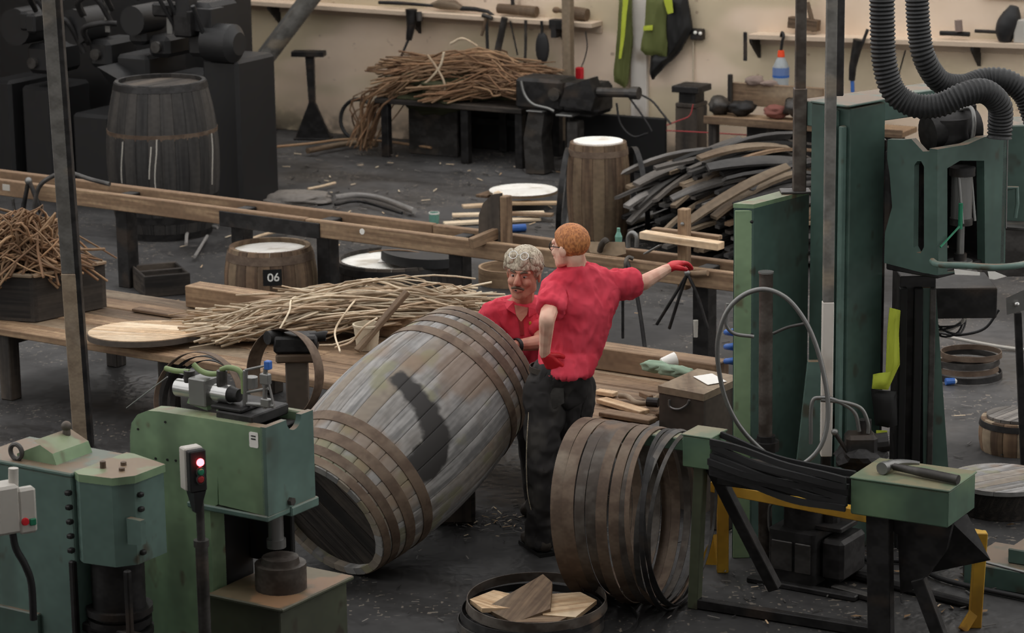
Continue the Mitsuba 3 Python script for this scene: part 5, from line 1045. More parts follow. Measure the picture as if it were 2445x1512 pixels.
reeds(60, hl(tl + .15, .1, tz2 + .05), hl(tl + .95, .35, tz2 + .3), hl(tl + .5, .12, tz2 + .2), np.array([.12, .05, .04]), np.array([.12, .1, .06]), .008, 'reed_brown', k, 'stalks', .1, 15)
ZMIN = .02
reeds(30, hl(tl - .16, .0, .10), hl(tl + .5, .25, tz2 + .22), hl(tl - .02, .1, tz2 - .05), np.array([.06, .08, .05]), np.array([.18, .15, .05]), .009, 'reed_brown', k, 'stalks', .1, 12)
for pts in (((1020, 130), (1045, 165), (1060, 195), (1062, 215)), ((1060, 125), (1050, 160), (1020, 195), (985, 215)), ((1075, 105), (1105, 92), (1140, 110))): add(k, 'bent_stalk', tube(bez([PL(px, py, hl(0, .0, 0), tb_.R[:, 1]) for px, py in pts], 6), .012, 6), 'reed', True)
solo('tyre_ring', 'black rubber ring standing against the left end of the rush table', 'ring', tf(lathe([(.20 + .02 * math.cos(t), .02 * math.sin(t)) for t in np.linspace(0, 2 * math.pi, 9)[:-1]], 32, closed_prof=True), axes(unit([-.5, -1, .2])), G(856, 335) + [0, .0, .215]), 'rubber', True)
# vice bench
k = thing('vice_bench', 'black iron vice and machine block on thick legs before the white pilaster', 'vice'); vb_ = Frame(G(1285, 418), 29.5)
def vx(px, py, y=0.0): return vb_.xz(px, py, y)
def vbox(x0, y0, x1, y1, ya, yb, ch=.01): a, b = vx(x0, y0), vx(x1, y1); return cb(a[0], b[0], ya, yb, b[1], a[1], ch)
vb_.add(k, 'leg', vb_.side([tuple(vx(*q_)) for q_ in ((1262, 265), (1300, 268), (1292, 330), (1300, 416), (1255, 414), (1250, 330))], 0, .2), 'iron_mid'); vb_.add(k, 'leg', vbox(1352, 290, 1378, 425, -.0, .15), 'iron_mid'); vb_.add(k, 'leg', vbox(1300, 280, 1312, 400, .4, .5), 'iron_mid')
vb_.add(k, 'body', cat(vbox(1228, 185, 1340, 268, .0, .35, .03), vbox(1330, 200, 1420, 280, .05, .4, .04), vbox(1240, 250, 1400, 285, .1, .5)), 'iron')
vb_.add(k, 'jaw', hull([(vx(*q_)[0], y, vx(*q_)[1]) for q_ in ((1345, 250), (1360, 205), (1415, 185), (1430, 230), (1420, 262)) for y in (-.08, .1)]), 'iron'); a, b = vx(1428, 220), vx(1512, 222); vb_.add(k, 'screw', cat(cyl((a[0], 0, a[1]), (b[0], 0, b[1]), .045, n=12), cyl((b[0] - .02, 0, b[1]), (b[0] + .06, 0, b[1]), .06, n=12)), 'iron_mid', 30)
vb_.add(k, 'hub', cyl((vx(1325, 225)[0], -.03, vx(1325, 225)[1]), (vx(1325, 225)[0], .05, vx(1325, 225)[1]), .06, n=14), 'iron_mid', 30); vb_.add(k, 'shelf_plate', vbox(1262, 262, 1300, 268, -.05, .2), 'steel_dull'); vb_.add(k, 'shelf_plate', vbox(1335, 270, 1375, 278, -.08, .2), 'steel_dull'); vb_.add(k, 'dark_backing', vbox(1295, 285, 1530, 440, .5, .55), 'black')  # black backing fills the dark gap between the legs
vb_.add(k, 'grey_hose', tube(bez([np.array([vx(*q_)[0], -.1, vx(*q_)[1]]) for q_ in ((1256, 190), (1265, 222), (1285, 245), (1320, 255), (1335, 262))], 6), .014, 8), 'steel_dull', True)
for pts in (((1515, 228), (1545, 245), (1570, 275), (1590, 300)), ((1490, 236), (1515, 270), (1535, 300), (1545, 318)), ((1460, 250), (1470, 300), (1500, 330), (1535, 322))): vb_.add(k, 'cable', tube(bez([np.array([vx(*q_)[0], .1, vx(*q_)[1]]) for q_ in pts], 6), .010, 6), 'rubber', True)
# bench at the right by the wall
k = thing('stump_post', 'tall dark post with a wide iron cap standing by the back wall', 'post'); sp_ = Frame(G(1640, 415), 29.5)
def px2(px, py): v_ = sp_.xz(px, py); return v_
a, b = px2(1612, 210), px2(1675, 222); sp_.add(k, 'cap', cb(a[0], b[0], -.08, .22, b[1] + .0, a[1] + .03), 'iron'); sp_.add(k, 'neck', cb(a[0] + .05, b[0] - .05, -.03, .17, b[1] - .12, b[1]), 'iron'); sp_.add(k, 'collar', cb(a[0] + .03, b[0] - .03, -.06, .2, b[1] - .14, b[1] - .10), 'wood_dark'); sp_.add(k, 'trunk', cb(a[0] + .02, b[0] - .03, -.04, .19, 0, b[1] - .14), 'wood_dark'); 
solo('orange_joint', 'orange plastic joint where the ropes meet beside the vice cables', 'joint', bx(.07, .07, .06, sp_.at(*(px2(1537, 310)[0], -.1, px2(1537, 310)[1])), .012), 'orange'); solo('grey_stake', 'brown stake standing below the orange joint beside the narrow barrel', 'stake', (lambda q_: bx(.05, .05, q_[2] - .04, (q_[0], q_[1], (q_[2] - .04) / 2)))(sp_.at(px2(1537, 316)[0], -.1, px2(1537, 316)[1])), 'wood_old')
def rope(label, pts): solo('red_rope', label, 'rope', tube(bez([sp_.at(px2(*q_)[0], -.12 + .0 * i, px2(*q_)[1]) for i, q_ in enumerate(pts)], 5), .006, 6), 'pink_rope', True, None)
rope('thin red rope running level from the orange joint to the green cabinet', ((1540, 306), (1620, 308), (1700, 312), (1800, 318), (1930, 326))); rope('red rope rising from the orange joint to the capped post', ((1545, 312), (1590, 300), (1630, 285), (1660, 272), (1668, 245)))
k = thing('back_workbench', 'cluttered work bench with a brown back board under the hanging bottle', 'bench'); wb = Frame(G(1740, 452), 29.5)
def bz(px, py): return wb.xz(px, py)
a, b = bz(1690, 285), bz(2010, 305); wb.add(k, 'top', beam((a[0], .1, a[1]), (b[0] + .6, .1, a[1]), .35, .05), 'wood_beam'); wb.add(k, 'front_rail', beam((a[0], -.08, a[1] + .01), (b[0] + .6, -.08, a[1] + .01), .03, .07), 'wood_old'); 
for px in (1700, 1840): x = bz(px, 300)[0]; wb.add(k, 'leg', cb(x - .04, x + .04, 0, .08, 0, a[1] - .03), 'wood_dark')
c, d = bz(1712, 208), bz(1930, 262); wb.add(k, 'back_board', cb(c[0], d[0], .32, .36, d[1] - .06, c[1]), 'wood_old'); e_ = bz(1710, 188); wb.add(k, 'upright', cb(e_[0] - .02, e_[0] + .02, .28, .32, a[1], e_[1]), 'wood_dark'); wb.add(k, 'under_panel', cb(bz(1760, 330)[0], b[0] + .5, .2, .25, 0, a[1] - .05), 'iron')
def onb(px, py, y=.15): q_ = bz(px, py); return wb.at(q_[0], y, q_[1])
solo('stone', 'grey rough stone lying on the board above the back bench', 'stone', lump(onb(1765, 205, .34), (.09, .06, .05), 8, 2, .4), 'stone', True); solo('stone', 'flat grey stone beside the first one on the back board', 'stone', lump(onb(1800, 212, .34), (.08, .05, .03), 9, 2, .4), 'stone', True)
solo('scrap_iron', 'round lump of grey scrap iron at the left end of the back bench', 'scrap', lump(onb(1702, 258), (.10, .09, .09), 3, 2, .5), 'iron_mid', True); solo('scrap_iron', 'dark lump of scrap iron at the middle of the back bench', 'scrap', lump(onb(1755, 262), (.13, .09, .07), 4, 2, .5), 'iron', True); solo('scrap_iron', 'pinkish lump of scrap at the right of the back bench', 'scrap', lump(onb(1838, 272), (.11, .09, .06), 5, 2, .5), 'brick_red', True); solo('scrap_iron', 'grey hooked lump of scrap under the hanging bottle', 'scrap', lump(onb(1882, 262), (.09, .09, .09), 6, 2, .6), 'iron_mid', True)
q_ = onb(1742, 345, -.25); solo('round_stump', 'pale round stump standing behind the heap of dark staves', 'stump', tf(lathe([(0, 0), (.22, 0), (.22, .34), (.2, .38), (0, .38)], 24), None, q_ * [1, 1, 0]), 'stone', 40)

# black machines in the far left corner
DM = thing('black_machine', 'row of black iron machines with pale hanging strips in the far left corner', 'machine'); dm = Frame(P(300, 300, 24.6) * [1, 1, 0], 29.5)
def dx(px, py, y=0.0): return dm.xz(px, py, y)
def dbox(name, x0, y0, x1, y1, ya, yb, m='black_iron', ch=.03, floor=False):
    a, b = dx(x0, y0, ya), dx(x1, y1, ya); dm.add(DM, name, cb(a[0], b[0], ya, yb, 0 if floor else b[1], a[1], ch), m)
dbox('dark_backing', -60, -60, 560, 140, .9, 1.2, 'black_iron', .01, True)
for x0, x1, t_ in ((-30, 30, 190), (48, 125, 205), (170, 262, 270), (275, 360, 130), (372, 470, 180), (480, 572, 140)): dbox('base_block', x0, t_, x1, 330, 0, .6, floor=True)
for x0, x1, y0, y1 in ((60, 125, 105, 180), (208, 262, 95, 165), (350, 402, 85, 140), (300, 345, 30, 110), (440, 505, 5, 140)): dbox('gear_box', x0, y0, x1, y1, -.05, .4, 'black_iron', .04)
for x0, x1, y0, y1 in ((102, 118, 38, 96), (246, 262, -20, 78), (394, 412, -20, 82)): dbox('pale_strip', x0, y0, x1, y1, -.12, -.1, 'steel_dull', .004)
for px, py, r_ in ((200, 60, .16), (340, 45, .13), (60, 60, .17)): a = dx(px, py); dm.add(DM, 'wheel', cyl((a[0], -.15, a[1]), (a[0], .2, a[1]), r_, n=18), 'black_iron', 30)
a, b = dx(500, 100), dx(572, 105); dm.add(DM, 'drive_motor', cat(cyl((a[0], 0, a[1]), (b[0] - .06, 0, b[1]), .17, n=20), cyl((b[0] - .06, 0, b[1]), (b[0], 0, b[1]), .17, .10, n=20), bx(.2, .2, .2, (a[0], 0, a[1] + .2))), 'black_iron', 30)
a, b = dx(232, 160, -.3), dx(285, 225, -.3); dm.add(DM, 'chute', hull([(a[0], -.3, a[1]), (a[0], .2, a[1]), (b[0] + .3, -.3, b[1]), (b[0] + .3, .2, b[1]), (a[0], 0, a[1] - .3), (b[0] + .3, 0, b[1] - .12)]), 'black_iron')
gq = np.random.default_rng(77)
for i in range(16):
    px, py = gq.uniform(20, 540), gq.uniform(5, 120); a = dx(px, py, -.15); kind_ = i % 3
    if kind_ == 0: dm.add(DM, 'lever', cyl((a[0], -.1, a[1]), (a[0] + gq.uniform(-.1, .1), -.25, a[1] + .3), .02, n=8), 'black_iron', 30)
    elif kind_ == 1: dm.add(DM, 'pipe', tube(bez([(a[0], -.12, a[1]), (a[0] + .05, -.25, a[1] + .15), (a[0] + .2, -.2, a[1] + .2), (a[0] + .3, -.1, a[1] + gq.uniform(-.2, .2))], 5), .025, 8), 'iron', True)
    else: dm.add(DM, 'small_box', bx(gq.uniform(.1, .22), .16, gq.uniform(.1, .25), (a[0], -.1, a[1]), .02), 'iron' if i % 2 else 'black_iron')
for px, py in ((80, 150), (230, 130), (375, 112), (320, 70)): a = dx(px, py, -.06); dm.add(DM, 'dial', cyl((a[0], -.09, a[1]), (a[0], -.05, a[1]), .05, n=14), 'iron_mid', 30)
k = thing('green_locker', 'narrow dark green machine side panel at the left edge behind the rail', 'machine'); gl = Frame(G(20, 395), 29.5); a, b = gl.xz(-60, 190), gl.xz(34, 200); gl.add(k, 'side', cb(a[0], b[0], 0, .5, 0, b[1]), 'iron'); gl.add(k, 'green_door', cb(a[0] + .05, b[0] - .08, -.012, 0, .08, b[1] - .08), 'green_deep')
k = thing('paper_sacks', 'pile of pale grey sacks standing before the black machines', 'sacks'); q0 = G(112, 400)
for i in range(4): add(k, 'sack', lump(q0 + [(-.03, .04, -.02, .02)[i], .15, .06 + .085 * i], (.17, .14, .055), 20 + i, 2, .25), ('grey_plastic', 'stone', 'cream', 'grey_plastic')[i], True)

# ---------------------------------------------------------------- heap of dark staves: every stave a thing
def stave_bar(L, w, th, bend, seed):
    n = 7; t = np.linspace(-.5, .5, n); z = bend * (1 - (2 * t) ** 2); wv = w * (1 - .22 * (2 * t) ** 2); V = np.array([[(x * L, sy * ww / 2, zz + sz * th) for sy, sz in ((-1, 0), (1, 0), (1, 1), (-1, 1))] for x, ww, zz in zip(t, wv, z)])
    out = []; P0 = 10.0 * seed
    for j in range(4):
        S_ = V[:, [j, (j + 1) % 4]]; uv = np.stack([np.repeat((t * L)[:, None], 2, 1), np.repeat(np.array([5.0, 5.0 + w])[None], n, 0) + P0], -1); out.append(grid(S_, n, 2, uv=uv))
    for i in (0, -1): out.append((V[i], np.array([[0, 1, 2], [0, 2, 3]]) if i == 0 else np.array([[0, 2, 1], [0, 3, 2]]), np.full((4, 2), [0, 5 + P0])))
    m = cat(out); vol = np.einsum('ij,ij->i', m[0][m[1][:, 0]], np.cross(m[0][m[1][:, 1]], m[0][m[1][:, 2]])).sum(); return m if vol > 0 else (m[0], m[1][:, ::-1], m[2])
g_ = np.random.default_rng(21); protos = []
sd = unit([.86, .50, 0]); sn = np.array([.50, -.86, 0]); S0 = G(1660, 606) + sd * .45   # middle of the heap's foot
def place_stave(c, yaw, pitch, roll, label, group, mats=('wood_char',), L=None):
    j = len(protos); key = thing('stave', label, 'stave', group)
    if j < 10:
        scene[key] = mikit.ply(*(lambda m: ((m[0], m[1]), mats[0]))(stave_bar(.86 + .03 * (j % 5), .085 + .012 * (j % 3), .026, .055, 5 + j * 7)), smooth=False, uv=stave_bar(.86 + .03 * (j % 5), .085 + .012 * (j % 3), .026, .055, 5 + j * 7)[2]); protos.append(key); src = key
    else: src = protos[int(g_.integers(0, 10))]; protos.append(src)
    M = mat4(Rz(yaw) @ Ry(-pitch) @ Rx(roll), c); again(src, key, M)
    if mats[0] != 'wood_char': scene[key]['bsdf'] = {'type': 'ref', 'id': mats[0]}
LBL = 'dark weathered stave lying in the big heap of staves beside the green cabinet'
base_yaw = math.atan2(sd[1], sd[0]); nlay = 19
for l in range(nlay):
    z = .01 + l * .043; half = .88 * (1 - (l / nlay) ** 2.2) + .08; cnt = max(2, int(2 * half / .13))
    for i in range(cnt):
        off = -half + (i + .5) * 2 * half / cnt + g_.normal(0, .015); along = g_.normal(0, .12) + .10 * l / nlay
        c = S0 + sn * off + sd * along + [0, 0, z + g_.uniform(0, .02)]
        m = 'wood_old' if g_.random() < .07 else ('wood_grey' if g_.random() < .13 else 'wood_char')
        _a = (((g_.normal(0, .10), g_.normal(.02, .05), g_.normal(0, .3) + (off / half) * .25) if abs(off) > half - .3 or l > nlay - 5 else (g_.normal(0, .02), 0.0, 0.0)))
        place_stave(c, base_yaw + _a[0], _a[1], _a[2], LBL, 'staves in the big dark heap', (m,))
# a few lighter staves sliding down the front of the heap
for i in range(14):
    t = g_.random(); c = S0 + sn * g_.uniform(-.7, .7) - sd * g_.uniform(.1, .45) + [0, 0, .30 + .35 * t]
    place_stave(c, base_yaw + g_.normal(0, .25), g_.normal(.25, .12), g_.normal(0, .4), LBL, 'staves in the big dark heap', ('wood_grey' if i % 4 else 'wood_old',))

# ---------------------------------------------------------------- litter on the floor behind the rail
def fl_(px, py, z=0.0): return G(px, py) + [0, 0, z]
k = thing('wooden_disc', 'round white barrel lid lying on boards behind the rail', 'lid'); c = fl_(1250, 497, .14)
for pl in head_planks(.30, 5, .025, .003, .3): add(k, 'plank', pl, 'head_white', t=c)
add(k, 'rim', tf(band(.302, .302, .024, .004, 40), None, c), 'wood_old', True)
for i, (x0, y0, x1, y1, z, w, m) in enumerate(((1060, 540, 1290, 528, .02, .10, 'wood_pale'), (1080, 528, 1300, 522, .05, .09, 'wood_pale'), (1105, 515, 1270, 505, .08, .10, 'wood_pale'), (1150, 500, 1180, 490, .115, .12, 'wood_old'), (1200, 512, 1330, 512, .10, .08, 'wood_pale'), (1190, 525, 1320, 530, .06, .08, 'wood_old'), (1150, 548, 1240, 552, .02, .12, 'wood_dark'))):
    solo('loose_board', ('pale board lowest and nearest the rail, left of the green mug', 'second pale board up in the stack under the white lid', 'third pale board up in the stack under the white lid', 'short brown board topmost at the left of the white lid', 'pale board under the right side of the white lid', 'brown board low under the white lid', 'dark board under the wooden rest behind the rail')[i], 'board', beam(fl_(x0, y0, z), fl_(x1, y1, z), w, .025), m)
k = thing('mug', 'small green and white mug standing on the floor behind the rail', 'mug'); c = fl_(1037, 538); add(k, 'cup', tf(lathe([(0, 0), (.04, 0), (.045, .11), (.039, .11), (.034, .008), (0, .008)], 20), None, c), 'mint', 40); add(k, 'rim', tf(band(.046, .046, .012, .004, 20), None, c + [0, 0, .1]), 'white', True)
solo('spray_bottle', 'blue and white spray can lying on the floor behind the wooden rest', 'bottle', cyl(fl_(1212, 556, .035), fl_(1255, 553, .035), .032, n=12), 'blue', 30)
k = thing('grey_sheet', 'crumpled pale grey sheet lying on the floor beside the tall dark butt', 'sheet'); add(k, None, lump(fl_(705, 484, .04), (.34, .22, .07), 12, 3, .35), 'ash', True)
sticks = [((640, 372), (740, 362), (830, 352), (930, 358), (1030, 372), 'brown bent lath on the far floor below the roller stand', 'reed_brown'), ((735, 375), (790, 364), (850, 355), (900, 360), None, 'thick brown plank-like lath on the far floor before the rush table', 'wood_old'), ((550, 455), (600, 462), (660, 470), None, None, 'grey bent strip beside the tall dark butt', 'ash'), ((575, 445), (572, 465), (570, 485), None, None, 'dark upright scrap beside the tall dark butt', 'iron_mid'), ((735, 462), (770, 455), (800, 447), None, None, 'short pale stick behind the crumpled sheet', 'wood_pale'), ((800, 488), (850, 482), (910, 490), (990, 520), None, 'long grey bent strip behind the rail, left of the green mug', 'ash'), ((800, 500), (860, 492), (960, 520), None, None, 'dark bent strip beneath the grey one left of the green mug', 'iron'), ((445, 600), (450, 570), (480, 555), (520, 560), None, 'curled grey strip under the rail by the tall dark butt', 'ash'), ((465, 625), (480, 600), (495, 575), None, None, 'second curled grey strip under the rail by the tall dark butt', 'ash'), ((560, 600), (620, 575), (680, 560), None, None, 'pale stick lying behind the stencilled barrel', 'wood_pale')]
for *pp, label, m in sticks:
    pp = [q_ for q_ in pp if q_]; zz = .04 + .02 * (len(pp) % 3); solo('stick', label, 'stick', tf(tube(bez([fl_(*q_, zz) for q_ in pp], 6), .03 if 'thick' in label or 'grey bent' in label else .014, 6), None), m, True)
k = thing('wood_chips', 'scatter of wood chips and splinters over the shop floor', 'wood chips', kind='stuff'); chips = []
def chip(px, py, s_): 
    a = g_.uniform(0, math.pi); L_ = s_ * g_.uniform(.5, 1.6); p0 = fl_(px, py, .008 + g_.uniform(0, .012)); d = np.array([math.cos(a), math.sin(a), g_.uniform(-.05, .1)]) * L_ / 2; return beam(p0 - d, p0 + d, s_ * .18, s_ * .08)
for _ in range(330): chips.append(chip(g_.uniform(540, 1500), 370 + 230 * g_.random() ** 1.2, .065))
for _ in range(170): chips.append(chip(g_.uniform(1650, 2440), g_.uniform(700, 1500), .05))
for _ in range(160): chips.append(chip(g_.normal(1210, 90), g_.normal(1250, 16), .035))
for _ in range(120): chips.append(chip(g_.uniform(400, 1750), g_.uniform(560, 900), .05))
for _ in range(70): chips.append(chip(g_.uniform(700, 1900), g_.uniform(1250, 1510), .04))
third = len(chips) // 3; g_.shuffle(chips) if False else None
add(k, 'pale_chips', cat(chips[::5]), 'wood_pale', stuff=True); add(k, 'grey_chips', cat(chips[1::5] + chips[2::5]), 'wood_grey', stuff=True); add(k, 'dark_chips', cat(chips[3::5] + chips[4::5]), 'wood_char', stuff=True)
k = thing('dry_leaves', 'scatter of small dry brown leaves on the floor at the lower right', 'leaves', kind='stuff'); lv = []
for _ in range(46):
    c = fl_(g_.uniform(1950, 2440), g_.uniform(1250, 1505), .012); R_ = Rz(g_.uniform(0, 6)) @ Rx(g_.normal(0, .5)); s_ = g_.uniform(.018, .035); lv.append(tf(hull(np.array([(-1, 0, 0), (0, .5, .15), (1, 0, .05), (0, -.5, .1), (0, 0, -.05)]) * s_), R_, c))
add(k, 'leaf', cat(lv), 'leaf_brown', stuff=True)

# ---------------------------------------------------------------- hoops with broken head pieces in the foreground
hcen = G(1276, 1492); hcen[2] = 0
for i, (r_, w_, z, dx_, m, lab) in enumerate(((.37, .045, .004, (-.02, -.02), 'iron_mid', 'lowest grey hoop lying on the floor in the foreground'), (.362, .04, .051, (-.01, .0), 'iron', 'middle dark hoop lying on the floor in the foreground'), (.355, .05, .093, (.012, .01), 'rust_grey', 'topmost hoop lying in the foreground around the broken boards'))):
    solo('hoop', lab, 'hoop', tf(band(r_, r_ - .006, w_, .005, 64), Rx(.02 * i), hcen + [dx_[0], dx_[1], z]), m, True, 'hoops lying in the foreground')
solo('hoop', 'thin dark hoop sticking out to the right under the foreground hoops', 'hoop', tf(band(.36, .36, .03, .004, 48), None, hcen + [.16, .02, .004]), 'iron', True, 'hoops lying in the foreground')
def piece(pts, z, tilt, label, m): 
    c = np.mean(pts, 0); Rm = axes(unit([tilt[0], tilt[1], 1])); solo('broken_board', label, 'broken board', tf(prism([tuple(np.array(p_) - c) for p_ in pts], .022), Rm, hcen + [c[0], c[1], z]), m)
piece([(-.20, -.18), (.0, -.27), (.12, -.10), (.02, .14), (-.06, .2)], .13, (-.10, -.20), 'broken brown head board standing highest inside the foreground hoops', 'wood_old')
piece([(-.33, .0), (-.25, -.14), (-.02, -.1), (-.05, .1), (-.2, .16)], .105, (.03, .03), 'pale broken head board at the left inside the foreground hoops', 'wood_pale')
piece([(.0, -.14), (.14, -.22), (.32, -.06), (.28, .06), (.05, .1)], .105, (.03, -.08), 'pale broken head board at the right inside the foreground hoops', 'wood_pale')
piece([(-.1, -.26), (.1, -.28), (.2, -.16), (.0, -.1)], .09, (0, -.05), 'small broken board at the front inside the foreground hoops', 'wood_old')
piece([(.05, .05), (.28, .08), (.2, .22), (.02, .2)], .07, (0, .05), 'brown broken board at the back inside the foreground hoops', 'wood_old')

# ---------------------------------------------------------------- the two men
ICO = np.array(trimesh.creation.icosphere(subdivisions=2).vertices); ICO1 = np.array(trimesh.creation.icosphere(subdivisions=1).vertices)
def H_(pts): return m3.Manifold.hull_points(np.ascontiguousarray(pts, dtype=np.float64))
def sph(c, r, I=ICO1): return np.asarray(c, float) + I * r
def ellp(c, R, rad, I=ICO): return np.asarray(c, float) + (I * np.asarray(rad, float)) @ np.asarray(R).T
def bone(a, ra_, b, rb): return H_(np.vstack([sph(a, ra_), sph(b, rb)]))
def disc(c, n, r, k=14, r2=None):
    A = axes(n); t = np.arange(k) * 2 * math.pi / k; o = np.cos(t)[:, None] * A[:, 0] * r + np.sin(t)[:, None] * A[:, 1] * (r2 or r)
    return np.vstack([np.asarray(c) + o, np.asarray(c) + o * .97 + A[:, 2] * .006])
def union(ms): return m3.Manifold.batch_boolean(ms, m3.OpType.Add)
def finish(man, edge=.02, it=8, wr=0.0, fr=(9, 9, 9), seed=0, lam=.5):
    m = man.refine_to_length(edge).to_mesh(); t = trimesh.Trimesh(np.array(m.vert_properties[:, :3]), np.array(m.tri_verts), process=True)
    if it: trimesh.smoothing.filter_taubin(t, lamb=lam, nu=lam + .03, iterations=it)
    v = np.array(t.vertices)
    if wr:
        w = meshkit.fbm(v * np.asarray(fr) + 31 + seed, 3, seed); w = 1 - np.abs(2 * w - 1) * 1.6
        v = v + np.array(t.vertex_normals) * (wr * w)[:, None]
    return v, np.array(t.faces), v[:, :2]
def body_axes(f, lean=(0, 0, 1)):
    up = unit(lean); f = np.asarray(f, float); f = unit(f - up * np.dot(f, up)); return np.column_stack([np.cross(f, up), f, up])   # right, forward, up
def hand(w, d, n, thumb, curl, sc=1.0, g=0.0):
    """palm and five fingers from the wrist w: d along the fingers, n out of the palm, thumb = side of the thumb (+1 or -1 of d x n)"""
    d = unit(d); n = unit(np.asarray(n) - d * np.dot(n, d)); s_ = np.cross(d, n) * thumb; ms = []
    kn = [w + d * .088 * sc + s_ * x * sc + d * y for x, y in ((.032, -.002), (.011, .004), (-.011, 0), (-.031, -.010))]
    ms.append(H_(np.vstack([sph(w, .024 * sc + g)] + [sph(q_, .0125 * sc + g) for q_ in kn] + [sph(w + d * .03 * sc + s_ * .026 * sc, .016 * sc + g)])))
    for i, q_ in enumerate(kn):
        L_ = np.array([.042, .026, .022]) * sc * (1.0, 1.1, 1.03, .82)[i]; a = 0.0; p_ = q_
        for j in range(3):
            a += curl * (0.7, 1.0, 0.8)[j] * (1 + .1 * i); q2 = p_ + (d * math.cos(a) + n * math.sin(a) + s_ * (.10 - .07 * i)) * L_[j]
            ms.append(bone(p_, (.0105 - .001 * j) * sc + g, q2, (.0095 - .001 * j) * sc + g)); p_ = q2
    t0 = w + d * .028 * sc + s_ * .028 * sc; t1 = t0 + (d * .6 + s_ * .7 + n * .35) * .042 * sc; t2 = t1 + (d * .85 + s_ * .25 + n * .5) * .032 * sc
    ms += [bone(t0, .014 * sc + g, t1, .0115 * sc + g), bone(t1, .0115 * sc + g, t2, .0095 * sc + g)]
    return ms
def head_parts(c, A, s=1.0):
    """skin solids of a head: c its middle, A its axes (right, forward, up)"""
    q_ = lambda x, y, z: c + A @ (np.array([x, y, z]) * s)
    E_ = lambda x, y, z, r_: ellp(q_(x, y, z), A, np.array(r_) * s)
    S_ = lambda x, y, z, r_: sph(q_(x, y, z), r_ * s)
    ms = [H_(E_(0, -.012, .035, (.077, .096, .086))), H_(np.vstack([E_(0, .026, .0, (.068, .062, .072)), S_(0, .066, -.097, .026), S_(.05, .016, -.066, .026), S_(-.05, .016, -.066, .026), S_(.018, .07, -.1, .018), S_(-.018, .07, -.1, .018)])),
          H_(np.vstack([S_(0, .092, .018, .009), S_(0, .117, -.022, .0125), S_(.013, .1, -.028, .009), S_(-.013, .1, -.028, .009)])),
          H_(np.vstack([S_(.05, .07, .03, .012), S_(0, .085, .034, .014), S_(-.05, .07, .03, .012)]))]
    for sx_ in (1, -1):
        ms += [H_(S_(sx_ * .038, .066, -.026, .026)), H_(ellp(q_(sx_ * .08, -.008, -.008), A @ Rz(sx_ * -.35), np.array((.010, .021, .033)) * s))]
    ms += [H_(np.vstack([S_(.02, .088, -.06, .011), S_(-.02, .088, -.06, .011), S_(0, .094, -.06, .011)]))]
    return ms, q_
def eyes(parent, q_, A, s=1.0):
    for sx_ in (1, -1):
        kk = add(parent, 'eye', ball(q_(sx_ * .031, .0735, .008), .0108 * s, 2, (1.15, 1, .6)), 'eye_white', True); add(kk, 'iris', ball(q_(sx_ * .030, .0805, .007), .0056 * s, 1), 'dark', True)

# --- red-haired man seen from behind
k = thing('person', 'red-haired man in red T-shirt and dark jeans, seen from behind, one arm stretched out', 'person')
A = body_axes((-.28, .96, 0), (.07, .0, 1)); fw, rt = A[:, 1], A[:, 0]
hipL, hipR = P(1303, 930, 14.36), P(1372, 930, 14.44); kneL, kneR = P(1294, 1118, 14.27), P(1352, 1118, 14.42); anL, anR = P(1290, 1272, 14.33), P(1342, 1285, 14.42)
anL[2] = anR[2] = .10
pel = (hipL + hipR) / 2 + [0, 0, .05]; wst = P(1362, 836, 14.43); chest = P(1384, 742, 14.45); nb = P(1378, 643, 14.46)
shL, shR = P(1324, 696, 14.38), P(1452, 680, 14.55); elL, wrL = P(1306, 764, 14.16), P(1300, 846, 14.24); elR, wrR = P(1534, 676, 14.66), P(1594, 642, 14.80)
hc = P(1361, 590, 14.44); HA = body_axes((-.80, .60, -.05), (-.05, .0, 1))
hs, hq = head_parts(hc, HA)
sk = hs + [bone(hq(0, -.03, -.05), .054, nb, .062), bone(shL, .055, elL, .044), bone(elL, .043, wrL, .028), bone(shR, .055, elR, .045), bone(elR, .044, wrR, .029),
           H_(np.vstack([ellp(chest, A, (.16, .1, .13)), sph(shL, .05), sph(shR, .05), sph(nb, .05)])), H_(np.vstack([ellp(chest, A, (.155, .1, .12)), ellp(wst, A, (.135, .095, .08))])), H_(np.vstack([ellp(wst, A, (.13, .09, .08)), ellp(pel, A, (.15, .1, .09))])),
           bone(hipL, .08, kneL, .055), bone(kneL, .052, anL, .04), bone(hipR, .08, kneR, .055), bone(kneR, .052, anR, .04)]
hL = hand(wrL, unit([.55, .1, -.75]), [.3, .9, .1], 1, .55, .95); hR = hand(wrR, unit(wrR - elR), [.2, .1, -1], -1, .5, .95)
add(k, 'body', finish(union(sk + hL + hR), .016, 5), 'skin', True)
add(k, 'glove', finish(union(hand(wrL, unit([.55, .1, -.75]), [.3, .9, .1], 1, .55, .95, .0035)), .008, 3), 'red', True, label='red work glove on the hip')
add(k, 'glove', finish(union(hand(wrR, unit(wrR - elR), [.2, .1, -1], -1, .5, .95, .0035)), .008, 3), 'red', True, label='red work glove of the stretched arm')
hem = pel + A[:, 2] * .065
slL = shL + (elL - shL) * .62; slR = shR + (elR - shR) * .72
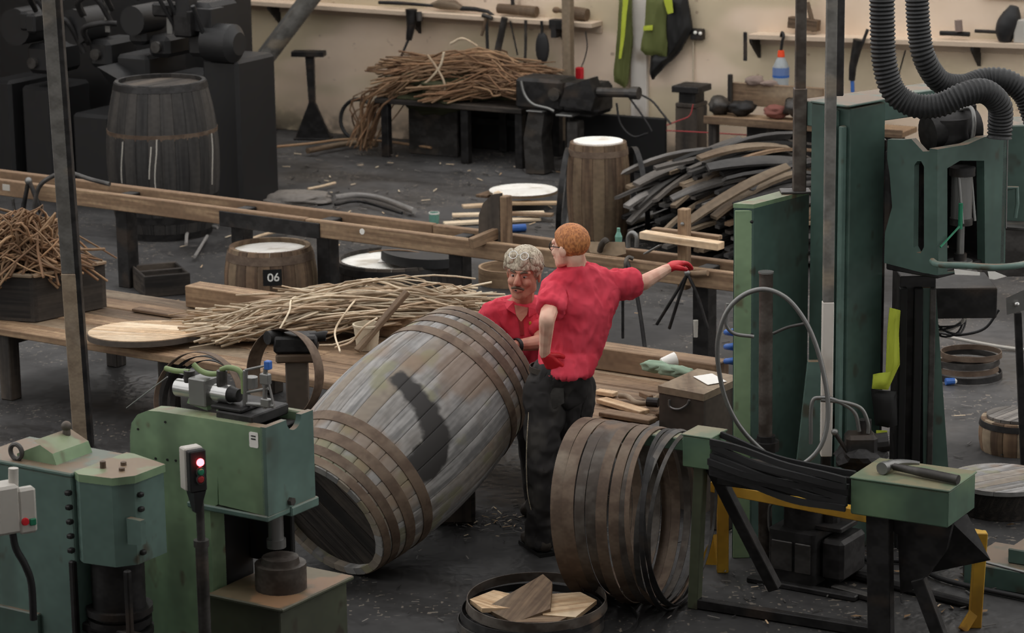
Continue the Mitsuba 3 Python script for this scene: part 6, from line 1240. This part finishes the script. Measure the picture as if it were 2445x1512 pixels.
shirt = [H_(np.vstack([disc(hem + fw * -.01 + rt * .025, A[:, 2] * -1, .182, 24, .135), ellp(wst, A, (.158, .115, .06))])), H_(np.vstack([ellp(wst, A, (.158, .115, .06)), ellp(chest, A, (.178, .122, .13))])),
         H_(np.vstack([ellp(chest, A, (.178, .122, .13)), sph(shL, .066), sph(shR, .066), disc(nb + A[:, 2] * .012, A[:, 2], .066), sph((nb + shL) / 2 + A[:, 2] * .005, .052), sph((nb + shR) / 2 + A[:, 2] * .005, .052)])),
         H_(np.vstack([sph(shL, .068), disc(slL, elL - shL, .066)])), H_(np.vstack([sph(shR, .07), disc(slR, elR - shR, .070)]))]
add(k, 'shirt', finish(union(shirt), .012, 7, .022, (17, 17, 7), 4), 'red_cloth', True, label='red T-shirt')
add(k, 'shirt_collar', tf(lathe([(.060, 0), (.066, .0), (.064, .022), (.058, .022)], 24, closed_prof=True), axes(A[:, 2] + .25 * fw), nb + A[:, 2] * .012), 'red_cloth', True)
def leg(h, kn, an, s=1.0): return [H_(np.vstack([sph(h, .104 * s), sph(kn, .074 * s)])), H_(np.vstack([sph(kn, .074 * s), disc(an + [0, 0, -.035], an - kn, .066 * s)]))]
jeans = [H_(np.vstack([disc(hem + A[:, 2] * .02, A[:, 2], .165, 24, .12), ellp(pel - A[:, 2] * .06, A, (.165, .118, .09)), sph(hipL, .1), sph(hipR, .1)]))] + leg(hipL, kneL, anL) + leg(hipR, kneR, anR)
add(k, 'jeans', finish(union(jeans), .014, 6, .022, (12, 12, 9), 9), 'denim', True, label='black jeans')
pc_ = P(1322, 950, 14.2); pn = unit([-.25, -1, .1])
pk = tf(prism([(-.055, .05), (.055, .05), (.058, -.03), (0, -.062), (-.058, -.03)], .004), axes(pn), PL(1322, 948, pel - fw * .138, fw))
add(k, 'back_pocket', pk, 'iron_mid', False, label='worn back pocket')
add(k, 'belt', tf(lathe([(.168, 0), (.174, 0), (.174, .03), (.168, .03)], 28, closed_prof=True), A @ np.diag([1, .76, 1]), hem + A[:, 2] * -.015), 'leather', True)
for an, dx in ((anL, -.05), (anR, .02)):
    t_ = unit([-.35 + dx, .9, 0]); b_ = an * [1, 1, 0]
    bt = union([H_(np.vstack([sph(b_ + [0, 0, .06] - t_ * .05, .045), sph(b_ + [0, 0, .05] + t_ * .05, .045), sph(b_ + t_ * .17 + [0, 0, .04], .04), sph(b_ + t_ * .17 + [0, 0, .03], .03)]).clip([-9, 0, .012], [99, 99, 9])), bone(an + [0, 0, .05], .055, b_ + [0, 0, .07], .06)])
    kk = add(k, 'boot', finish(bt, .015, 3), 'leather', True); add(kk, 'sole', hull(np.vstack([b_ + t_ * x + np.cross(t_, [0, 0, 1]) * y + [0, 0, z] for x in (-.09, .19) for y in (-.045, .045) for z in (.001, .02)])), 'black')
hair = H_(ellp(hq(0, -.014, .037), HA, (.084, .103, .092), np.array(trimesh.creation.icosphere(subdivisions=3).vertices)))
def cutter(pts): return H_(np.array([hq(*p_) for p_ in pts]))
cut1 = cutter([(x, y, z) for x in (-.2, .2) for y, z in ((.068, .085), (.045, .02), (.012, .0), (.012, -.2), (.3, -.2), (.3, .085))])
cut2 = cutter([(x, y, z) for x in (-.2, .2) for y, z in ((-.3, -.055), (.3, -.02), (.3, -.3), (-.3, -.3))])
add(k, 'hair', finish(hair - cut1 - cut2, .010, 3, .003, (70, 70, 70), 2), 'ginger', True, label='short ginger hair')
add(k, 'ear_piece', tube([hq(-.083, -.02, .012), hq(-.080, .05, .014), hq(-.07, .088, .012)], .0025, 6), 'dark', True, label='arm of his spectacles')
add(k, 'spectacles', tf(lathe([(.021, -.002), (.024, -.002), (.024, .002), (.021, .002)], 20, closed_prof=True), axes(HA[:, 1]), hq(-.034, .094, .006)), 'dark', True); add(k, 'spectacles', tf(lathe([(.021, -.002), (.024, -.002), (.024, .002), (.021, .002)], 20, closed_prof=True), axes(HA[:, 1]), hq(.034, .094, .006)), 'dark', True)
eyes(k, hq, HA)
ap = [P(1268, 905, 14.42), P(1287, 908, 14.40), P(1262, 985, 14.42), P(1256, 988, 14.46)]
add(k, 'apron_edge', hull(np.vstack([ap, np.array(ap) + [.004, .008, 0]])), 'cream', False, label='pale edge of an apron at the hip'); add(k, 'apron_string', tube(bez([P(1262, 985, 14.25), P(1257, 1080, 14.22), P(1259, 1170, 14.22), P(1268, 1218, 14.24)], 6), .0025, 5), 'grey_hair', True)

# --- grey-haired man facing us, stooping over the far end of the cask
k = thing('person', 'grey-haired man with moustache in red polo shirt, stooping over the upper end of the cask', 'person')
A = body_axes((-.38, -.92, 0), (-.08, -.30, 1)); fw, rt = A[:, 1], A[:, 0]
pel = np.array([.15, 15.10, .80]); chest = P(1240, 800, 15.06); nb = P(1247, 722, 15.02); wst = (pel * .55 + chest * .45)
shR, shL = P(1178, 752, 14.98), P(1312, 752, 15.12); hc = P(1251, 653, 14.93); HA = body_axes((-.34, -.94, -.12), (.05, -.10, 1))
elR, wrR = P(1150, 850, 14.92), P(1148, 905, 15.05); elL = P(1290, 818, 14.86); wrL = P(1228, 826, 14.72)
hs, hq = head_parts(hc, HA, 1.08)
hipL, hipR = pel - rt * .09, pel + rt * .09; kL, kR = np.array([.28, 14.96, .46]), np.array([.10, 14.99, .45]); aL, aR = np.array([.30, 15.08, .10]), np.array([.13, 15.13, .10])
hdL = hand(wrL, unit([-.95, -.2, -.25]), [-.1, .25, -1], 1, .4, .98); hdR = hand(wrR, unit([-.1, -.3, -1]), [-.6, -.6, .1], -1, .4, .98)
sk = hs + [bone(hq(0, -.02, -.05), .056, nb, .066), bone(shL, .058, elL, .047), bone(elL, .046, wrL, .03), bone(shR, .058, elR, .047), bone(elR, .046, wrR, .03),
           H_(np.vstack([ellp(chest, A, (.16, .11, .12)), sph(shL, .05), sph(shR, .05), sph(nb, .05)])), H_(np.vstack([ellp(chest, A, (.155, .11, .11)), ellp(pel, A, (.15, .11, .09))])),
           bone(hipL, .08, kL, .058), bone(kL, .055, aL, .04), bone(hipR, .08, kR, .058), bone(kR, .055, aR, .04)]
add(k, 'body', finish(union(sk + hdL + hdR), .013, 5), 'skin_tan', True)
slL, slR = shL + (elL - shL) * .74, shR + (elR - shR) * .70
shirt = [H_(np.vstack([disc(pel - A[:, 2] * .09, A[:, 2] * -1, .185, 24, .14), ellp(wst, A, (.175, .135, .08))])), H_(np.vstack([ellp(wst, A, (.175, .135, .08)), ellp(chest, A, (.178, .13, .11))])),
         H_(np.vstack([ellp(chest, A, (.178, .13, .11)), sph(shL, .068), sph(shR, .068), disc(nb - A[:, 2] * .002, A[:, 2], .072)])),
         H_(np.vstack([sph(shL, .07), disc(slL, elL - shL, .076)])), H_(np.vstack([sph(shR, .07), disc(slR, elR - shR, .076)]))]
polo = finish(union(shirt), .012, 7, .020, (17, 17, 6), 14); add(k, 'polo_shirt', polo, 'red_cloth', True, label='red polo shirt')
ptm = trimesh.Trimesh(polo[0], polo[1], process=False)
def on(px, py, lift=.004):
    d_ = unit(ray(px, py)); hit = ptm.ray.intersects_location([EYE], [d_])[0]; return min(hit, key=lambda q_: np.linalg.norm(q_ - EYE)) - d_ * lift
def patch(pts, th, mat_, name, label=None):
    a_ = np.array([on(*q_, .003) for q_ in pts]); b_ = np.array([on(*q_, .003 + th) for q_ in pts]); c_ = np.array([[np.mean([q_[0] for q_ in pts]), np.mean([q_[1] for q_ in pts])]])[0]; return add(k, name, hull(np.vstack([a_, b_, [on(*c_, .003 + th)]])), mat_, False, label=label)
patch(((1228, 728), (1262, 735), (1258, 752), (1243, 770), (1232, 752)), .006, 'skin_tan', 'open_neck')
patch(((1198, 712), (1226, 722), (1232, 752), (1210, 738)), .014, 'red_cloth', 'collar'); patch(((1262, 733), (1290, 722), (1296, 740), (1262, 758)), .014, 'red_cloth', 'collar')
patch(((1238, 764), (1250, 764), (1252, 800), (1242, 800)), .006, 'red_dark', 'button_band')
add(k, 'badge', ball(on(1266, 772), .008, 1, (1, .6, 1.5)), 'yellow', True, label='small yellow badge on the chest')
jeans = [H_(np.vstack([ellp(pel - A[:, 2] * .05, A, (.17, .125, .1)), sph(hipL, .1), sph(hipR, .1)]))] + leg(hipL, kL, aL) + leg(hipR, kR, aR)
add(k, 'trousers', finish(union(jeans), .025, 5, .01, (11, 11, 8), 19), 'denim', True)
for an in (aL, aR):
    t_ = unit([-.38, -.92, 0]); b_ = an * [1, 1, 0]
    bt = union([H_(np.vstack([sph(b_ + [0, 0, .06] - t_ * .05, .045), sph(b_ + t_ * .16 + [0, 0, .04], .04)]).clip([-9, 0, .002], [99, 99, 9])), bone(an + [0, 0, .05], .055, b_ + [0, 0, .07], .06)])
    add(k, 'boot', finish(bt, .02, 2), 'leather', True)
s = 1.08
S_ = lambda x, y, z, r_: sph(hq(x, y, z), r_ * s)
base = [H_(ellp(hq(0, -.016, .045), HA, np.array((.09, .106, .096)) * s, np.array(trimesh.creation.icosphere(subdivisions=3).vertices)))]
g_ = np.random.default_rng(5)
for i in range(24):
    t = g_.uniform(-1.9, 1.9); rr = .09 * s; base.append(H_(ellp(hq(.080 * math.sin(t), .062 * math.cos(t) + .012, .068 + g_.uniform(-.02, .035)), HA @ Rz(-t) @ Rx(.5), np.array((.024, .014, .036)) * s, ICO1)))
def cutter(pts): return H_(np.array([hq(*p_) for p_ in pts]))
cut1 = cutter([(x, y, z) for x in (-.2, .2) for y, z in ((.05, .046), (.036, .02), (.02, -.012), (.02, -.2), (.3, -.2), (.3, .040))]); cut2 = cutter([(x, y, z) for x in (-.2, .2) for y, z in ((-.3, -.07), (.3, -.035), (.3, -.3), (-.3, -.3))])
add(k, 'hair', finish(union(base) - cut1 - cut2, .010, 2, .006, (60, 60, 30), 3), 'grey_hair', True, label='thick wavy grey hair')
eyes(k, hq, HA, s)
add(k, 'moustache', finish(union([bone(hq(0, .108, -.042), .0085, hq(sx_ * .03, .09, -.056), .0065) for sx_ in (1, -1)]), .008, 2), 'moustache', True, label='dark grey moustache')
add(k, 'lips', finish(union([H_(np.vstack([S_(.018, .092, -.066, .005), S_(-.018, .092, -.066, .005), S_(0, .1, -.071, .006)]))]), .008, 1), 'lips', True)
add(k, 'mouth', ball(hq(0, .0985, -.062), .010, 1, (1.5, .5, .6)), 'dark', True)
for sx_ in (1, -1): add(k, 'eyebrow', tube(bez([hq(sx_ * .014, .099, .03), hq(sx_ * .032, .092, .036), hq(sx_ * .052, .074, .03)], 4), [.005, .007, .004], 6), 'moustache', True)
for sx_ in (1, -1): add(k, 'spectacles', tf(lathe([(.021, -.0018), (.0245, -.0018), (.0245, .0018), (.021, .0018)], 22, closed_prof=True), axes(HA @ np.array([0, .75, .66])), hq(sx_ * .030, .092, .122)), 'steel', True, label='spectacles pushed up on the hair')
add(k, 'spectacle_bridge', tube([hq(-.008, .095, .126), hq(.008, .095, .126)], .002, 6), 'steel', True)
for sx_ in (1, -1): add(k, 'spectacle_arm', tube([hq(sx_ * .053, .088, .118), hq(sx_ * .094, .02, .085), hq(sx_ * .098, -.04, .04)], .002, 6), 'steel_dull', True)
add(k, 'watch_strap', tf(lathe([(.036, -.012), (.04, -.012), (.04, .012), (.036, .012)], 18, closed_prof=True), axes(wrL - elL), wrL * .9 + elL * .1), 'dark', True)
